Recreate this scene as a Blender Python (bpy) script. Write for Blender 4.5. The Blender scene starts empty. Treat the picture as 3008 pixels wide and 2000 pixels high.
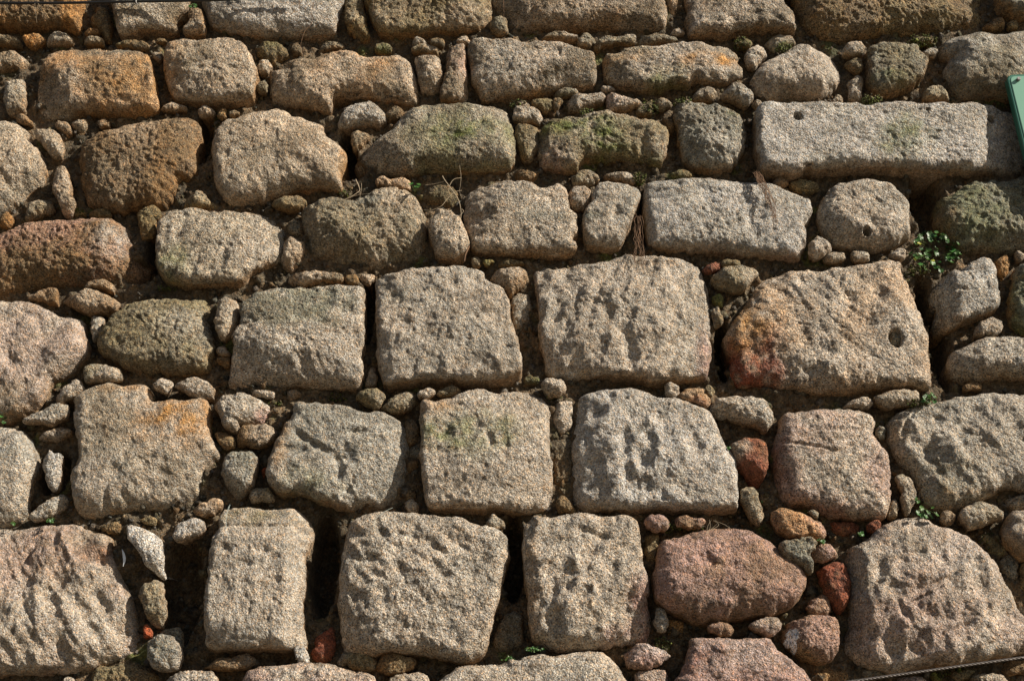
import bpy, math, random
import numpy as np
from mathutils import Vector
R = math.radians
scene = bpy.context.scene
COL = scene.collection
# ------------------------------------------------------------ camera
W0, H0 = 3008.0, 2000.0            # size of the photograph
HFOV, PITCH, DIST, CAMZ = R(40), R(26), 3.8, 1.6
cam = bpy.data.objects.new("camera", bpy.data.cameras.new("camera"))
COL.objects.link(cam); scene.camera = cam
cam.location = (0, -DIST, CAMZ); cam.rotation_euler = (R(90)+PITCH, 0, 0)
cam.data.sensor_fit = 'HORIZONTAL'; cam.data.angle = HFOV
cam.data.clip_start = .05; cam.data.clip_end = 4000
# ------------------------------------------------------------ sky, sun, exposure
SUN = Vector((.72, -.40, .52)).normalized()      # towards the sun: upper right, in front of the wall
world = bpy.data.worlds.new("World"); scene.world = world; world.use_nodes = True
wn = world.node_tree; sky = wn.nodes.new('ShaderNodeTexSky'); sky.sky_type = 'NISHITA'; sky.sun_disc = False
sky.sun_elevation = math.asin(SUN.z); sky.sun_rotation = math.atan2(SUN.x, SUN.y)
bg = wn.nodes['Background']; bg.inputs['Strength'].default_value = .04
wn.links.new(sky.outputs[0], bg.inputs[0])
sl = bpy.data.lights.new("sun", 'SUN'); sl.energy = 5.0; sl.angle = R(.55); sl.color = (1, .90, .765)
so = bpy.data.objects.new("sun", sl); COL.objects.link(so); so.rotation_euler = SUN.to_track_quat('Z', 'Y').to_euler()
vs = scene.view_settings; vs.view_transform = 'Standard'; vs.look = 'None'; vs.exposure = 0.60; vs.gamma = 1
vs.use_curve_mapping = False
# ------------------------------------------------------------ helpers
F_PX = (W0/2)/math.tan(HFOV/2)
CP, SP = math.cos(PITCH), math.sin(PITCH)
def at(px, d):                      # photo point(s) -> (x, z) on the plane d metres in front of the wall plane
    px = np.asarray(px, float)
    u = (px[..., 0]-W0/2)/F_PX; v = (H0/2-px[..., 1])/F_PX
    dy = CP-v*SP; dz = SP+v*CP
    t = (DIST-np.asarray(d, float))/dy
    return np.stack([u*t, CAMZ+dz*t], -1)
TX = {'1': 0, '2': 740, '3': 1480, '4': 2208}; TY = {'A': 0, 'B': 500, 'C': 1000, 'D': 1480}; TS = 800/2359
def tp(tile, x, y): return (TX[tile[1]]+x*TS, TY[tile[0]]+y*TS)
def parse(s):
    t = None; out = []
    for tok in s.split():
        if ',' in tok:
            x, y = tok.split(','); out.append(tp(t, float(x), float(y)))
        else: t = tok
    return np.array(out)
rngp = np.random.RandomState(7)
PERM = rngp.permutation(256).astype(np.int64); PERM = np.concatenate([PERM, PERM, PERM])
GR = rngp.normal(size=(256, 3)); GR /= np.linalg.norm(GR, axis=1)[:, None]
def noise(p):                       # gradient noise, p (n,3) -> about -0.7..0.7
    p = np.asarray(p, float); i = np.floor(p).astype(np.int64); f = p-i; i &= 255
    w = f*f*f*(f*(f*6-15)+10); r = 0
    for dx in (0, 1):
        wx = w[:, 0] if dx else 1-w[:, 0]
        for dy in (0, 1):
            wy = w[:, 1] if dy else 1-w[:, 1]
            for dz in (0, 1):
                wz = w[:, 2] if dz else 1-w[:, 2]
                h = PERM[PERM[PERM[(i[:, 0]+dx) & 255]+((i[:, 1]+dy) & 255)]+((i[:, 2]+dz) & 255)]
                g = GR[h]
                r = r+wx*wy*wz*(g[:, 0]*(f[:, 0]-dx)+g[:, 1]*(f[:, 1]-dy)+g[:, 2]*(f[:, 2]-dz))
    return r
def fbm(p, o=3):
    r = 0; a = 1.
    for k in range(o): r = r+a*noise(p*(2.03**k)+17.3*k); a *= .5
    return r
CR = rngp.rand(65536, 2)
def cells(q):                       # 2-D cell distance, q (n,2)
    i = np.floor(q).astype(np.int64); best = np.full(len(q), 9.); rv = np.zeros(len(q))
    for dx in (-1, 0, 1):
        for dy in (-1, 0, 1):
            c = i+np.array([dx, dy]); h = (c[:, 0]*7919+c[:, 1]*104729) & 65535
            j = CR[h]; d = np.hypot(*(c+.15+.7*j-q).T)
            m = d < best; best = np.where(m, d, best); rv = np.where(m, CR[(h*31+7) & 65535][:, 0], rv)
    return best, rv
def sm(x): x = np.clip(x, 0, 1); return x*x*(3-2*x)
def mesh_obj(name, verts, faces, mat, cols=None, loc=(0, 0, 0), smooth=True, parent=None):
    me = bpy.data.meshes.new(name); v = np.asarray(verts, np.float32)
    quads = np.asarray(faces, dtype=object if isinstance(faces, list) and len(set(map(len, faces))) > 1 else np.int32)
    if quads.dtype == object: me.from_pydata(v.tolist(), [], faces)
    else:
        n, k = quads.shape
        me.vertices.add(len(v)); me.vertices.foreach_set("co", v.ravel())
        me.loops.add(n*k); me.loops.foreach_set("vertex_index", quads.ravel())
        me.polygons.add(n); me.polygons.foreach_set("loop_start", np.arange(0, n*k, k, dtype=np.int32))
        me.polygons.foreach_set("loop_total", np.full(n, k, np.int32))
        me.update(calc_edges=True); me.validate()
    if smooth: me.polygons.foreach_set("use_smooth", np.ones(len(me.polygons), bool))
    if cols is not None:
        a = me.color_attributes.new("tint", 'FLOAT_COLOR', 'POINT')
        c = np.ones((len(v), 4), np.float32); c[:, :3] = cols; a.data.foreach_set("color", c.ravel())
    me.materials.append(mat)
    o = bpy.data.objects.new(name, me); COL.objects.link(o); o.location = loc
    if parent: o.parent = parent
    return o
def tag(o, label=None, cat=None, group=None, kind=None):
    for k, x in (("label", label), ("category", cat), ("group", group), ("kind", kind)):
        if x: o[k] = x
    return o
# ------------------------------------------------------------ materials
def nodes(m):
    m.use_nodes = True; nt = m.node_tree
    return nt, nt.nodes['Principled BSDF'], nt.nodes.new, nt.links.new
def ramp(nt, pts, interp='LINEAR'):
    r = nt.nodes.new('ShaderNodeValToRGB'); r.color_ramp.interpolation = interp
    e = r.color_ramp.elements
    while len(e) < len(pts): e.new(.5)
    for k, (p, c) in enumerate(pts):
        e[k].position = p; e[k].color = (*(c if isinstance(c, tuple) else (c, c, c)), 1)
    return r
def stone_mat(name, grain=300., contrast=1., bump=1.):
    m = bpy.data.materials.new(name); nt, bs, N, L = nodes(m)
    geo = N('ShaderNodeNewGeometry'); at_ = N('ShaderNodeAttribute'); at_.attribute_name = 'tint'
    v = N('ShaderNodeTexVoronoi'); v.inputs['Scale'].default_value = grain; L(geo.outputs['Position'], v.inputs['Vector'])
    v.inputs['Randomness'].default_value = 1
    sep = N('ShaderNodeSeparateColor'); L(v.outputs['Color'], sep.inputs[0])
    c = contrast
    rp = ramp(nt, [(0, 1-.75*c), (.16, 1-.62*c), (.24, 1-.12*c), (.62, 1.0), (.82, 1+.38*c), (1, 1+.85*c)]); L(sep.outputs[0], rp.inputs[0])
    rt = ramp(nt, [(0, (.86, .95, 1.1)), (.35, (1, 1, 1)), (.7, (1.03, 1, .96)), (1, (1.22, .95, .72))]); L(sep.outputs[1], rt.inputs[0])
    n1 = N('ShaderNodeTexNoise'); n1.inputs['Scale'].default_value = 55; n1.inputs['Detail'].default_value = 5; L(geo.outputs['Position'], n1.inputs['Vector'])
    r1 = ramp(nt, [(.3, .60), (.5, 1.0), (.7, 1.28)]); L(n1.outputs['Fac'], r1.inputs[0])
    last = at_.outputs['Color']; amt = N('ShaderNodeMath'); amt.operation = 'MULTIPLY'; amt.inputs[1].default_value = .85; L(at_.outputs['Alpha'], amt.inputs[0])
    for s in (rp, rt, r1):
        mx = N('ShaderNodeMix'); mx.data_type = 'RGBA'; mx.blend_type = 'MULTIPLY'; mx.inputs[0].default_value = 1; mx.clamp_result = False
        if s is rp: L(amt.outputs[0], mx.inputs[0])
        L(last, mx.inputs[6]); L(s.outputs[0], mx.inputs[7]); last = mx.outputs[2]
    L(last, bs.inputs['Base Color'])
    bs.inputs['Roughness'].default_value = .82; bs.inputs['Specular IOR Level'].default_value = .35
    n2 = N('ShaderNodeTexNoise'); n2.inputs['Scale'].default_value = 130; n2.inputs['Detail'].default_value = 6; n2.inputs['Roughness'].default_value = .65
    L(geo.outputs['Position'], n2.inputs['Vector'])
    v2 = N('ShaderNodeTexVoronoi'); v2.inputs['Scale'].default_value = grain*.7; L(geo.outputs['Position'], v2.inputs['Vector'])
    ad = N('ShaderNodeMath'); ad.operation = 'MULTIPLY_ADD'; ad.inputs[1].default_value = -.35
    L(v2.outputs['Distance'], ad.inputs[0]); L(n2.outputs['Fac'], ad.inputs[2])
    b = N('ShaderNodeBump'); b.inputs['Strength'].default_value = 1; b.inputs['Distance'].default_value = .0118*bump
    L(ad.outputs[0], b.inputs['Height']); L(b.outputs[0], bs.inputs['Normal'])
    return m
def plain_mat(name, col, rough=.5, metal=0, var=.15, scale=30, bump=0):
    m = bpy.data.materials.new(name); nt, bs, N, L = nodes(m)
    tc = N('ShaderNodeNewGeometry'); n = N('ShaderNodeTexNoise'); n.inputs['Scale'].default_value = scale; n.inputs['Detail'].default_value = 4
    L(tc.outputs['Position'], n.inputs['Vector'])
    r = ramp(nt, [(.3, tuple(c*(1-var) for c in col)), (.7, tuple(min(1, c*(1+var)) for c in col))]); L(n.outputs['Fac'], r.inputs[0])
    L(r.outputs[0], bs.inputs['Base Color']); bs.inputs['Roughness'].default_value = rough; bs.inputs['Metallic'].default_value = metal
    if bump:
        b = N('ShaderNodeBump'); b.inputs['Distance'].default_value = bump; L(n.outputs['Fac'], b.inputs['Height']); L(b.outputs[0], bs.inputs['Normal'])
    return m
MSTONE = stone_mat("granite"); MMORT = stone_mat("earth_mortar", 200, .7, 1.3)
PAL = dict(tan=(.43, .38, .31), grey=(.36, .34, .29), lgrey=(.43, .41, .37), olive=(.195, .165, .09), brown=(.20, .13, .062),
           rust=(.42, .235, .085), pink=(.37, .245, .205), red=(.225, .07, .038), dark=(.14, .115, .075), dgrey=(.205, .20, .16),
           moss=(.12, .145, .035), white=(.56, .54, .49), brick=(.36, .09, .035), paint=(.85, .87, .88))
PAL = {k: np.array(v) for k, v in PAL.items()}
# ------------------------------------------------------------ one stone
def smooth_outline(P, s, k=.38):
    A0, A1, A2, A3 = np.roll(P, 1, 0), P, np.roll(P, -1, 0), np.roll(P, -2, 0); seg = []
    for t in (0, .25, .5, .75):      # a curve through the traced points, slightly tight
        h1 = 2*t**3-3*t**2+1; h2 = -2*t**3+3*t**2; h3 = t**3-2*t**2+t; h4 = t**3-t**2
        seg.append(h1*A1+h2*A2+h3*k*(A2-A0)+h4*k*(A3-A1))
    P = np.stack(seg, 1).reshape(-1, 2)
    Q = np.vstack([P, P[:1]]); L = np.r_[0, np.cumsum(np.hypot(*np.diff(Q, axis=0).T))]
    n = max(24, int(L[-1]/s)); t = np.linspace(0, L[-1], n, endpoint=False)
    return np.stack([np.interp(t, L, Q[:, 0]), np.interp(t, L, Q[:, 1])], 1)
STEP = .0036
count = [0]
def stone(name, poly, base, label, cat, group, H=.12, r=.03, mix=None, mixk=1., tool=None, pits=(), stains=(), facet=(), dome=1., rough=1.):
    count[0] += 1; seed = count[0]*3.71; rg = np.random.RandomState(count[0])
    px = parse(poly)
    for k in (0, 1):                 # a stone cut by the picture's edge goes on beyond it
        hi = (W0, H0)[k]
        px[:, k] = np.where(px[:, k] < -5, px[:, k]-70, np.where(px[:, k] > hi+5, px[:, k]+70, px[:, k]))
    H += rg.uniform(-.008, .008)
    ext = at(px, H); ar = abs(np.sum(ext[:, 0]*np.roll(ext[:, 1], -1)-ext[:, 1]*np.roll(ext[:, 0], -1)))/2
    Rm = math.sqrt(ar/math.pi); thick = min(.075, .85*Rm, H-.012); r = min(r, thick*.8)
    Bk, Fr = at(px, H-thick), at(px, H-.55*r)
    lo, hi = px.min(0), px.max(0); tz = (hi[1]-px[:, 1])/(hi[1]-lo[1])
    tx = (px[:, 0]-lo[0])/(hi[0]-lo[0]); c = (lo[0]+hi[0])/2
    wx = (1-tx) if c < W0/2 else tx
    P = Bk.copy(); P[:, 1] += sm(tz)*(Fr-Bk)[:, 1]; P[:, 0] += wx*(Fr-Bk)[:, 0]
    area2 = np.sum(P[:, 0]*np.roll(P[:, 1], -1)-P[:, 1]*np.roll(P[:, 0], -1))
    if area2 < 0: P = P[::-1]
    step = STEP if Rm > .07 else .0028
    P = smooth_outline(P, step, .36 if Rm > .07 else .17)
    tg = np.roll(P, -1, 0)-np.roll(P, 1, 0); nb = np.stack([tg[:, 1], -tg[:, 0]], 1); nb /= np.hypot(*nb.T)[:, None]
    P = P+nb*(.0036 if Rm > .07 else .0036)
    a = P; b = np.roll(P, -1, 0); cr = a[:, 0]*b[:, 1]-b[:, 0]*a[:, 1]; A = cr.sum()/2
    cen = ((a+b)*cr[:, None]).sum(0)/(6*A); n = len(P)
    # centre that sees the whole outline
    st_ = max(1, n//60); Pc, Nc = P[::st_], nb[::st_]; gx = np.linspace(.15, .85, 25)
    cx, cz = np.meshgrid(P[:, 0].min()+gx*np.ptp(P[:, 0]), P[:, 1].min()+gx*np.ptp(P[:, 1])); cc = np.c_[cx.ravel(), cz.ravel()]
    vis = np.einsum('ijk,jk->ij', Pc[None]-cc[:, None], Nc).min(1); bestc = cc[vis.argmax()]
    visc = ((Pc-cen)*Nc).sum(1).min()
    if visc < .25*vis.max() or visc < 0: cen = bestc
    d0 = np.hypot(*(P-cen).T); Rin = min(d0.min(), Rm)
    r = min(r, .6*Rin)
    rings = max(5, int(d0.mean()/step))
    u = np.arange(1, rings+1)/rings; u = 1-(1-u)**1.0
    G = cen+(P-cen)[None]*u[:, None, None]              # rings x n x 2
    ang = np.unwrap(np.arctan2(*(P-cen).T[::-1])); bad = (np.diff(ang) < 0).sum()
    if bad > 1:                      # not star shaped: relax the inner points
        k = np.arange(1, rings)[:, None, None]; wt = 1/((k)*2*math.pi/n)**2; wt = np.minimum(wt, 30)
        for _ in range(140):
            In = np.vstack([np.broadcast_to(cen, (1, n, 2)), G[:-2]]); Out = G[1:]; M = G[:-1]
            G[:-1] = ((1-.5/k)*In+(1+.5/k)*Out+wt*(np.roll(M, 1, 1)+np.roll(M, -1, 1)))/(2+2*wt)
    Q = np.vstack([cen[None], G.reshape(-1, 2)])
    # distance to the outline
    Ps = P[::2] if n > 120 else P; dist = np.empty(len(Q)); near = np.empty((len(Q), 2))
    for s in range(0, len(Q), 4000):
        D = Q[s:s+4000, None]-Ps[None]; dd = np.hypot(D[..., 0], D[..., 1]); j = dd.argmin(1)
        dist[s:s+4000] = dd[np.arange(len(j)), j]; near[s:s+4000] = Ps[j]
    dist[-n:] = 0
    tang = np.roll(P, -1, 0)-np.roll(P, 1, 0); nb = np.stack([tang[:, 1], -tang[:, 0]], 1); nb /= np.hypot(*nb.T)[:, None]
    out = near-Q; ln = np.hypot(*out.T); out = out/np.maximum(ln, 1e-6)[:, None]; out[-n:] = nb
    # local rounding varies along the edge
    rv = r*(1+.45*noise(np.c_[Q*7, np.full(len(Q), seed)])*1.6); rv = np.clip(rv, r*.4, r*1.7)
    e = np.clip(dist/rv, 0, 1); cosf = 1-e; sinf = np.sqrt(1-cosf**2)
    h = (H-rv)+rv*sinf
    p3 = np.c_[Q[:, 0], Q[:, 1], np.full(len(Q), seed)]
    big = Rm > .07
    h += dome*.06*Rm*sm(dist/(Rm*.9))
    # flat hewn faces
    fac = list(facet)
    for _ in range(3 if big else 4):
        aa = rg.uniform(0, 2*math.pi); v = np.array([math.cos(aa), math.sin(aa)]); ext = ((P-cen)@v).max()
        sl_ = rg.uniform(.12, .42) if big else rg.uniform(.3, .95)
        fac.append((v[0]*sl_, v[1]*sl_, ext*rg.uniform(.3, .85)))
    for (fx, fz, off) in fac:
        s_ = math.hypot(fx, fz); tcut = ((Q-cen)@np.array([fx, fz]))/s_-off+.006*noise(p3*9)
        w_ = .012; tcut = np.where(tcut < -w_, 0, np.where(tcut > w_, tcut, (tcut+w_)**2/(4*w_)))
        h -= s_*tcut
    if big: h += rg.uniform(-.05, .05)*(Q[:, 0]-cen[0])+rg.uniform(-.05, .04)*(Q[:, 1]-cen[1])
    if big: h -= .020*sm((noise(p3*13+70)-.12)/.3)*np.exp(-(dist/.016)**2)+.010*sm((noise(p3*34+71)-.1)/.25)*np.exp(-(dist/.008)**2)
    inside = sm(dist/(.6*r+.008))
    if tool:
        an, ln_, wd, am = tool; ca, sa = math.cos(R(an)), math.sin(R(an))
        wq = Q+.010*np.c_[noise(p3*14), noise(p3*14+50)]
        q2 = np.c_[(wq@np.array([ca, sa]))/ln_, (wq@np.array([-sa, ca]))/wd]
        dc, rvv = cells(q2+seed); msk = sm(.5+1.6*noise(p3*6+9))
        h -= inside*am*.42*(rvv*.8+.35)*(.2+.8*msk)*sm(1-dc/.85)
        q3 = np.c_[q2*.85, np.full(len(q2), seed)]; h += inside*am*1.5*noise(q3)+inside*am*.4*noise(q3*2.1)
    for pt in pits:
        c2 = at(np.array(tp(*pt[:3])), H); c3 = at(np.array(tp(pt[0], pt[1]+100, pt[2])), H); k = abs(c3[0]-c2[0])/100
        an = R(pt[5]); ca, sa = math.cos(an), math.sin(an); dq = Q-c2
        jit = 1+(.28 if len(pt) > 7 else .55)*noise(p3*22+5)+(0 if len(pt) > 7 else .3)*noise(p3*50+5)
        rho = np.hypot((dq@np.array([ca, sa]))/(pt[3]*k), (dq@np.array([-sa, ca]))/(pt[4]*k))*jit
        if len(pt) > 7: h -= pt[6]*sm((1.12-rho)/.35)
        else: h -= pt[6]*.56*sm((1.95-rho)/1.9)
    kr = 1.0 if big and base not in ('brown', 'olive', 'dgrey', 'moss') else (1.6 if big else 1.25)
    disp = rough*(.011*noise(p3*9+3)*(1 if big else .6)+.0080*noise(p3*21+31)+kr*(.0044*noise(p3*55+61)+.0026*noise(p3*115+91)))
    disp -= .0016*(kr-1)*sm((noise(p3*90+5)-.05)/.3)*3
    pk = noise(p3*40+11); disp -= rough*.0028*sm((pk-.22)/.2)
    nrm = np.c_[out*cosf[:, None], -sinf]
    V = np.c_[Q[:, 0], -h, Q[:, 1]]
    V[:, 0] += nrm[:, 0]*disp; V[:, 2] += nrm[:, 1]*disp; V[:, 1] += nrm[:, 2]*disp
    # sides running back into the wall
    edge = V[-n:]; back = .20 if big else .09
    nside = 14 if big else 7; sides = []
    for k in range(1, nside+1):
        t = k/nside; s3 = edge.copy(); y0 = edge[:, 1]; s3[:, 1] = y0+(back-y0)*t**1.3
        q3 = np.c_[P*16, s3[:, 1]*16+seed]; dn = rough*(.007*noise(q3)+.004*noise(q3*3))*min(1, k/3)
        off = dn-(.06 if big else .25)*np.maximum(0, s3[:, 1]+(H-thick))
        s3[:, 0] += nb[:, 0]*off; s3[:, 2] += nb[:, 1]*off; sides.append(s3)
    V = np.vstack([V]+sides); tot = rings+nside
    i = np.arange(n); j = (i+1) % n
    qs = []
    for k in range(tot-1):
        a0 = 1+k*n; b0 = a0+n; qs.append(np.c_[a0+i, b0+i, b0+j, a0+j])
    tri = np.c_[np.zeros(n, int), 1+i, 1+j, 1+j]
    quads = np.vstack(qs); last = 1+(tot-1)*n
    cap = last+np.arange(n)[::-1]
    # colours of the stone itself, with vignette and sunlight painted over
    p = V*1.; bc = PAL[base]; cols = np.tile(bc, (len(V), 1))
    if mix:
        k = sm(.42+1.5*fbm(p*5.5+seed, 4))*mixk*.75; k = np.clip(k, 0, 1)[:, None]; cols = cols*(1-k)+PAL[mix]*k
    g = fbm(p*13+seed*2, 4); cols *= (1+.30*g)[:, None]
    g2 = sm((fbm(p*30+seed, 3)-.12)/.35)[:, None]*.35; cols = cols*(1-g2)+PAL['dgrey' if base in ('grey', 'lgrey', 'dgrey') else 'brown']*g2
    top = sm((900-px[:, 1].mean())/900); gr = .18+.64*top*(1 if px[:, 0].mean() < 1700 else .75)  # dark weathering, made heavier up the wall to paint in vignette darkening
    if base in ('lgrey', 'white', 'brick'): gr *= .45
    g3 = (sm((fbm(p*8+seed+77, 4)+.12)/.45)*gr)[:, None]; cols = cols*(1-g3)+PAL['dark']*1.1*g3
    soil = np.r_[sm((.016-dist)/.016)*.35*sm(.5+1.5*fbm(p[:len(Q)]*15+9, 3)), np.full(len(V)-len(Q), .62)]
    soil = (soil*(.3 if base in ('white', 'brick', 'red') else 1.))[:, None]; cols = cols*(1-soil)+np.array([.34, .205, .09])*soil
    if base in ('brown', 'olive', 'dgrey', 'moss') and big:
        g4 = (sm((fbm(p*42+seed, 4)+.02)/.35)*.42)[:, None]; cols = cols*(1-g4)+PAL['dark']*.7*g4; cols *= 1.12
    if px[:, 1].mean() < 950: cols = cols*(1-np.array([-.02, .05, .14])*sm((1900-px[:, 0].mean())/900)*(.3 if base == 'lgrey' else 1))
    wob = 1+.55*fbm(p*11+seed+40, 3)
    ux = (H-0)/1.
    for st in stains:  # colour patches: real stains, and sunlight painted on one boulder's end
        c2 = at(np.array(tp(*st[:3])), H); c3 = at(np.array(tp(st[0], st[1]+100, st[2])), H); k = abs(c3[0]-c2[0])/100
        rho = np.hypot((V[:, 0]-c2[0])/(st[3]*k), (V[:, 2]-c2[1])/(st[4]*k))*wob
        w = np.clip(sm((1.75-rho)/1.5)*st[6]*(.8+1.3*fbm(p*26+3, 5)), 0, 1)[:, None]
        if st[5] == 'paint': w = sm((w-.35)/.1)*(np.arange(len(V)) < 1+rings*n)[:, None]
        cols = cols*(1-w)+PAL[st[5]]*w
    loc = (float(cen[0]), 0., float(cen[1])); V = V-np.array(loc)
    me = bpy.data.meshes.new(name)
    nq, nt_ = len(quads), n
    me.vertices.add(len(V)); me.vertices.foreach_set("co", V.astype(np.float32).ravel())
    me.loops.add(nq*4+nt_*3); me.loops.foreach_set("vertex_index", np.r_[quads.ravel(), tri[:, :3].ravel()].astype(np.int32))
    me.polygons.add(nq+nt_)
    me.polygons.foreach_set("loop_start", np.r_[np.arange(nq)*4, nq*4+np.arange(nt_)*3].astype(np.int32))
    me.polygons.foreach_set("loop_total", np.r_[np.full(nq, 4), np.full(nt_, 3)].astype(np.int32))
    me.polygons.foreach_set("use_smooth", np.ones(nq+nt_, bool))
    me.update(calc_edges=True)
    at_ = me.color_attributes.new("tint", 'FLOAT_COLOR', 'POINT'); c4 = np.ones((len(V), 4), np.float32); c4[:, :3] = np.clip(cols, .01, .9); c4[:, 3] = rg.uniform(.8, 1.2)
    at_.data.foreach_set("color", c4.ravel()); me.materials.append(MSTONE)
    me.flip_normals()
    o = bpy.data.objects.new(name, me); COL.objects.link(o); o.location = loc
    tag(o, label, cat, group)
    return o
def B(poly, base, label, **k):
    k.setdefault('H', .125); k.setdefault('r', .019)
    return stone("stone_block", poly, base, label, "stone block", "large stones laid in the wall", **k)
def F(poly, base, label, **k):
    k['H'] = max(k.get('H', .092), .074); k.setdefault('r', .022)
    return stone("filler_stone", poly, base, label, "small stone", "small stones wedged in the joints", **k)
# --- top course ---------------------------------------------------------
B("A1 -60,-20 740,-20 748,60 722,150 715,250 695,305 600,300 480,275 330,285 205,300 60,290 -60,285","brown","dark brown rust-stained block in the top left corner behind the black cable",mix="rust",r=.03)
F("A1 850,40 950,90 980,200 965,330 960,385 900,370 860,290 780,210 790,150 840,130","brown","upright brown filler stone right of the top left corner block",mix="olive")
B("A1 1000,-20 1640,-20 1645,60 1605,150 1540,215 1530,300 1300,310 1190,330 1020,355 990,150","grey","short grey block in the top course with a slanted right end, below the cable clip",mix="lgrey")
F("A1 1645,95 1750,90 1765,230 1765,300 1640,310 1580,290 1650,200","grey","narrow upright grey wedge between the first two grey blocks of the top course",mix="brown",H=.09)
B("A1 1770,-20 A2 760,-20 785,60 755,160 735,260 720,335 560,345 300,350 60,365 A1 2120,350 1890,295 1810,250 1780,150","lgrey","palest long grey block of the top course, crossed by a thin dry root",mix="grey",r=.035)
F("A2 820,-20 960,-20 975,90 990,180 985,280 1025,395 950,390 870,340 810,290 800,180 805,60","olive","tall narrow olive stone standing between two long blocks of the top course",mix="grey")
B("A2 1020,-20 2045,-20 2055,90 2040,200 2010,270 1900,310 1600,330 1430,360 1200,355 1080,335 1040,250 1015,120","olive","long olive brown block in the top course above the two narrow upright stones",mix="tan")
F("A2 2080,160 2150,130 2200,190 2215,290 2150,315 2080,290 2060,220","dgrey","small grey knob of stone hanging between two top course blocks",mix="olive")
B("A2 2085,-20 A3 1390,-20 1400,80 1415,180 1400,255 1300,290 1000,275 800,295 600,300 350,280 200,300 100,290 60,240 A2 2190,160 2110,100","tan","longest rounded tan block near the middle of the top course",mix="brown",r=.05)
F("A3 1400,-20 1490,-20 1500,80 1500,150 1450,240 1410,120","tan","thin pointed sliver of tan stone in the top course joint",mix="rust",H=.09)
B("A3 1560,-20 A4 260,-20 275,60 330,130 365,190 385,280 390,335 250,320 60,325 A3 1950,355 1780,350 1620,365 1590,330 1575,200 1590,100","tan","squarish rough tan block in the top course with a rusty lower edge",mix="brown",tool=(60,.05,.03,.005))
B("A4 370,-20 2080,-20 2080,120 2050,200 1950,260 1700,270 1650,300 1450,300 1350,330 1100,330 950,360 780,385 650,370 510,330 450,260 400,150","brown","very long dark brown mossy boulder at the right of the top course",mix="olive",r=.06,tool=(5,.2,.04,.01))
B("A4 2100,-20 2420,-20 2420,190 2250,170 2150,130 2090,60","dgrey","grey brown block cut off by the top right corner",mix="brown")
F("A1 -40,320 60,325 180,350 190,395 180,415 60,400 -40,390","dgrey","flat grey chip at the left edge under the dark brown corner block",mix="olive")
F("A1 200,310 240,290 340,320 380,335 350,360 280,400 220,370","rust","small orange brown chip under the dark brown corner block",mix="brown")
F("A1 380,370 430,310 500,290 580,320 635,390 500,405 400,400","grey","domed grey stone sitting on the orange block, under the corner block",mix="tan")
F("A1 725,285 790,250 855,270 855,295 760,320 725,310","rust","tiny orange chip above the top edge of the orange block",mix="brown")
F("A1 710,350 800,325 890,340 900,385 800,385 720,370","olive","thin flat chip lying on the middle of the orange block",mix="grey")
F("A1 1000,400 1080,365 1180,360 1290,400 1300,440 1270,450 1150,420","olive","long flat chip on the right shoulder of the orange block",mix="dgrey")
F("A1 1345,345 1430,325 1445,350 1400,375 1345,370","dark","tiny dark chip at the top left corner of the tan square-cut block",mix="olive")
F("A1 1330,450 1400,435 1410,520 1380,540 1330,490","grey","small grey chip in the joint between the orange block and the tan block beside it",mix="olive")
F("A2 40,420 120,370 240,375 300,430 325,510 230,560 180,580 80,530 40,480","dark","mossy dark round stone above the left end of the wavy-topped orange tan block",mix="moss")
F("A2 60,530 110,510 150,530 165,590 130,640 70,640 50,590","tan","upper of two small pebbles left of the wavy-topped block",mix="grey")
F("A2 45,720 100,700 130,740 120,800 70,810 40,780","dgrey","lower, darker of two small pebbles left of the wavy-topped block",mix="olive")
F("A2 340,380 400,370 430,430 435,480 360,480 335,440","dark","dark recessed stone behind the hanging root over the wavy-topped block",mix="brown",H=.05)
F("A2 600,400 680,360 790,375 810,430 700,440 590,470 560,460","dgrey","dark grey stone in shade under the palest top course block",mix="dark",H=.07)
F("A2 1070,380 1140,370 1200,400 1205,440 1130,465 1065,450","dgrey","small dark grey rounded chip over the right half of the wavy-topped block",mix="moss")
F("A2 1395,345 1430,325 1490,340 1500,370 1450,390 1395,385","grey","small grey pebble just above the thin mossy cap chip",mix="olive")
F("A2 1550,350 1610,325 1660,360 1650,400 1560,385","olive","mossy chip right of the grey pebble and above the cap chip",mix="moss")
F("A2 1770,350 1830,305 1870,330 1870,375 1780,375","tan","pointed tan chip on top of the tallest narrow upright stone",mix="olive")
F("A2 1395,430 1470,395 1600,405 1640,430 1600,475 1480,465 1395,460","olive","thin greenish chip capping the short upright stone",mix="tan")
F("A2 1410,490 1500,475 1620,490 1640,560 1640,680 1610,780 1560,815 1465,800 1450,690 1430,590","tan","short upright tapering stone right of the wavy-topped block",mix="grey",H=.11)
F("A2 1710,400 1840,385 1850,480 1855,700 1865,820 1845,890 1640,895 1650,780 1690,640 1695,500","tan","tallest narrow upright stone, a pinkish tan slab like a chimney",mix="pink",H=.115)
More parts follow.
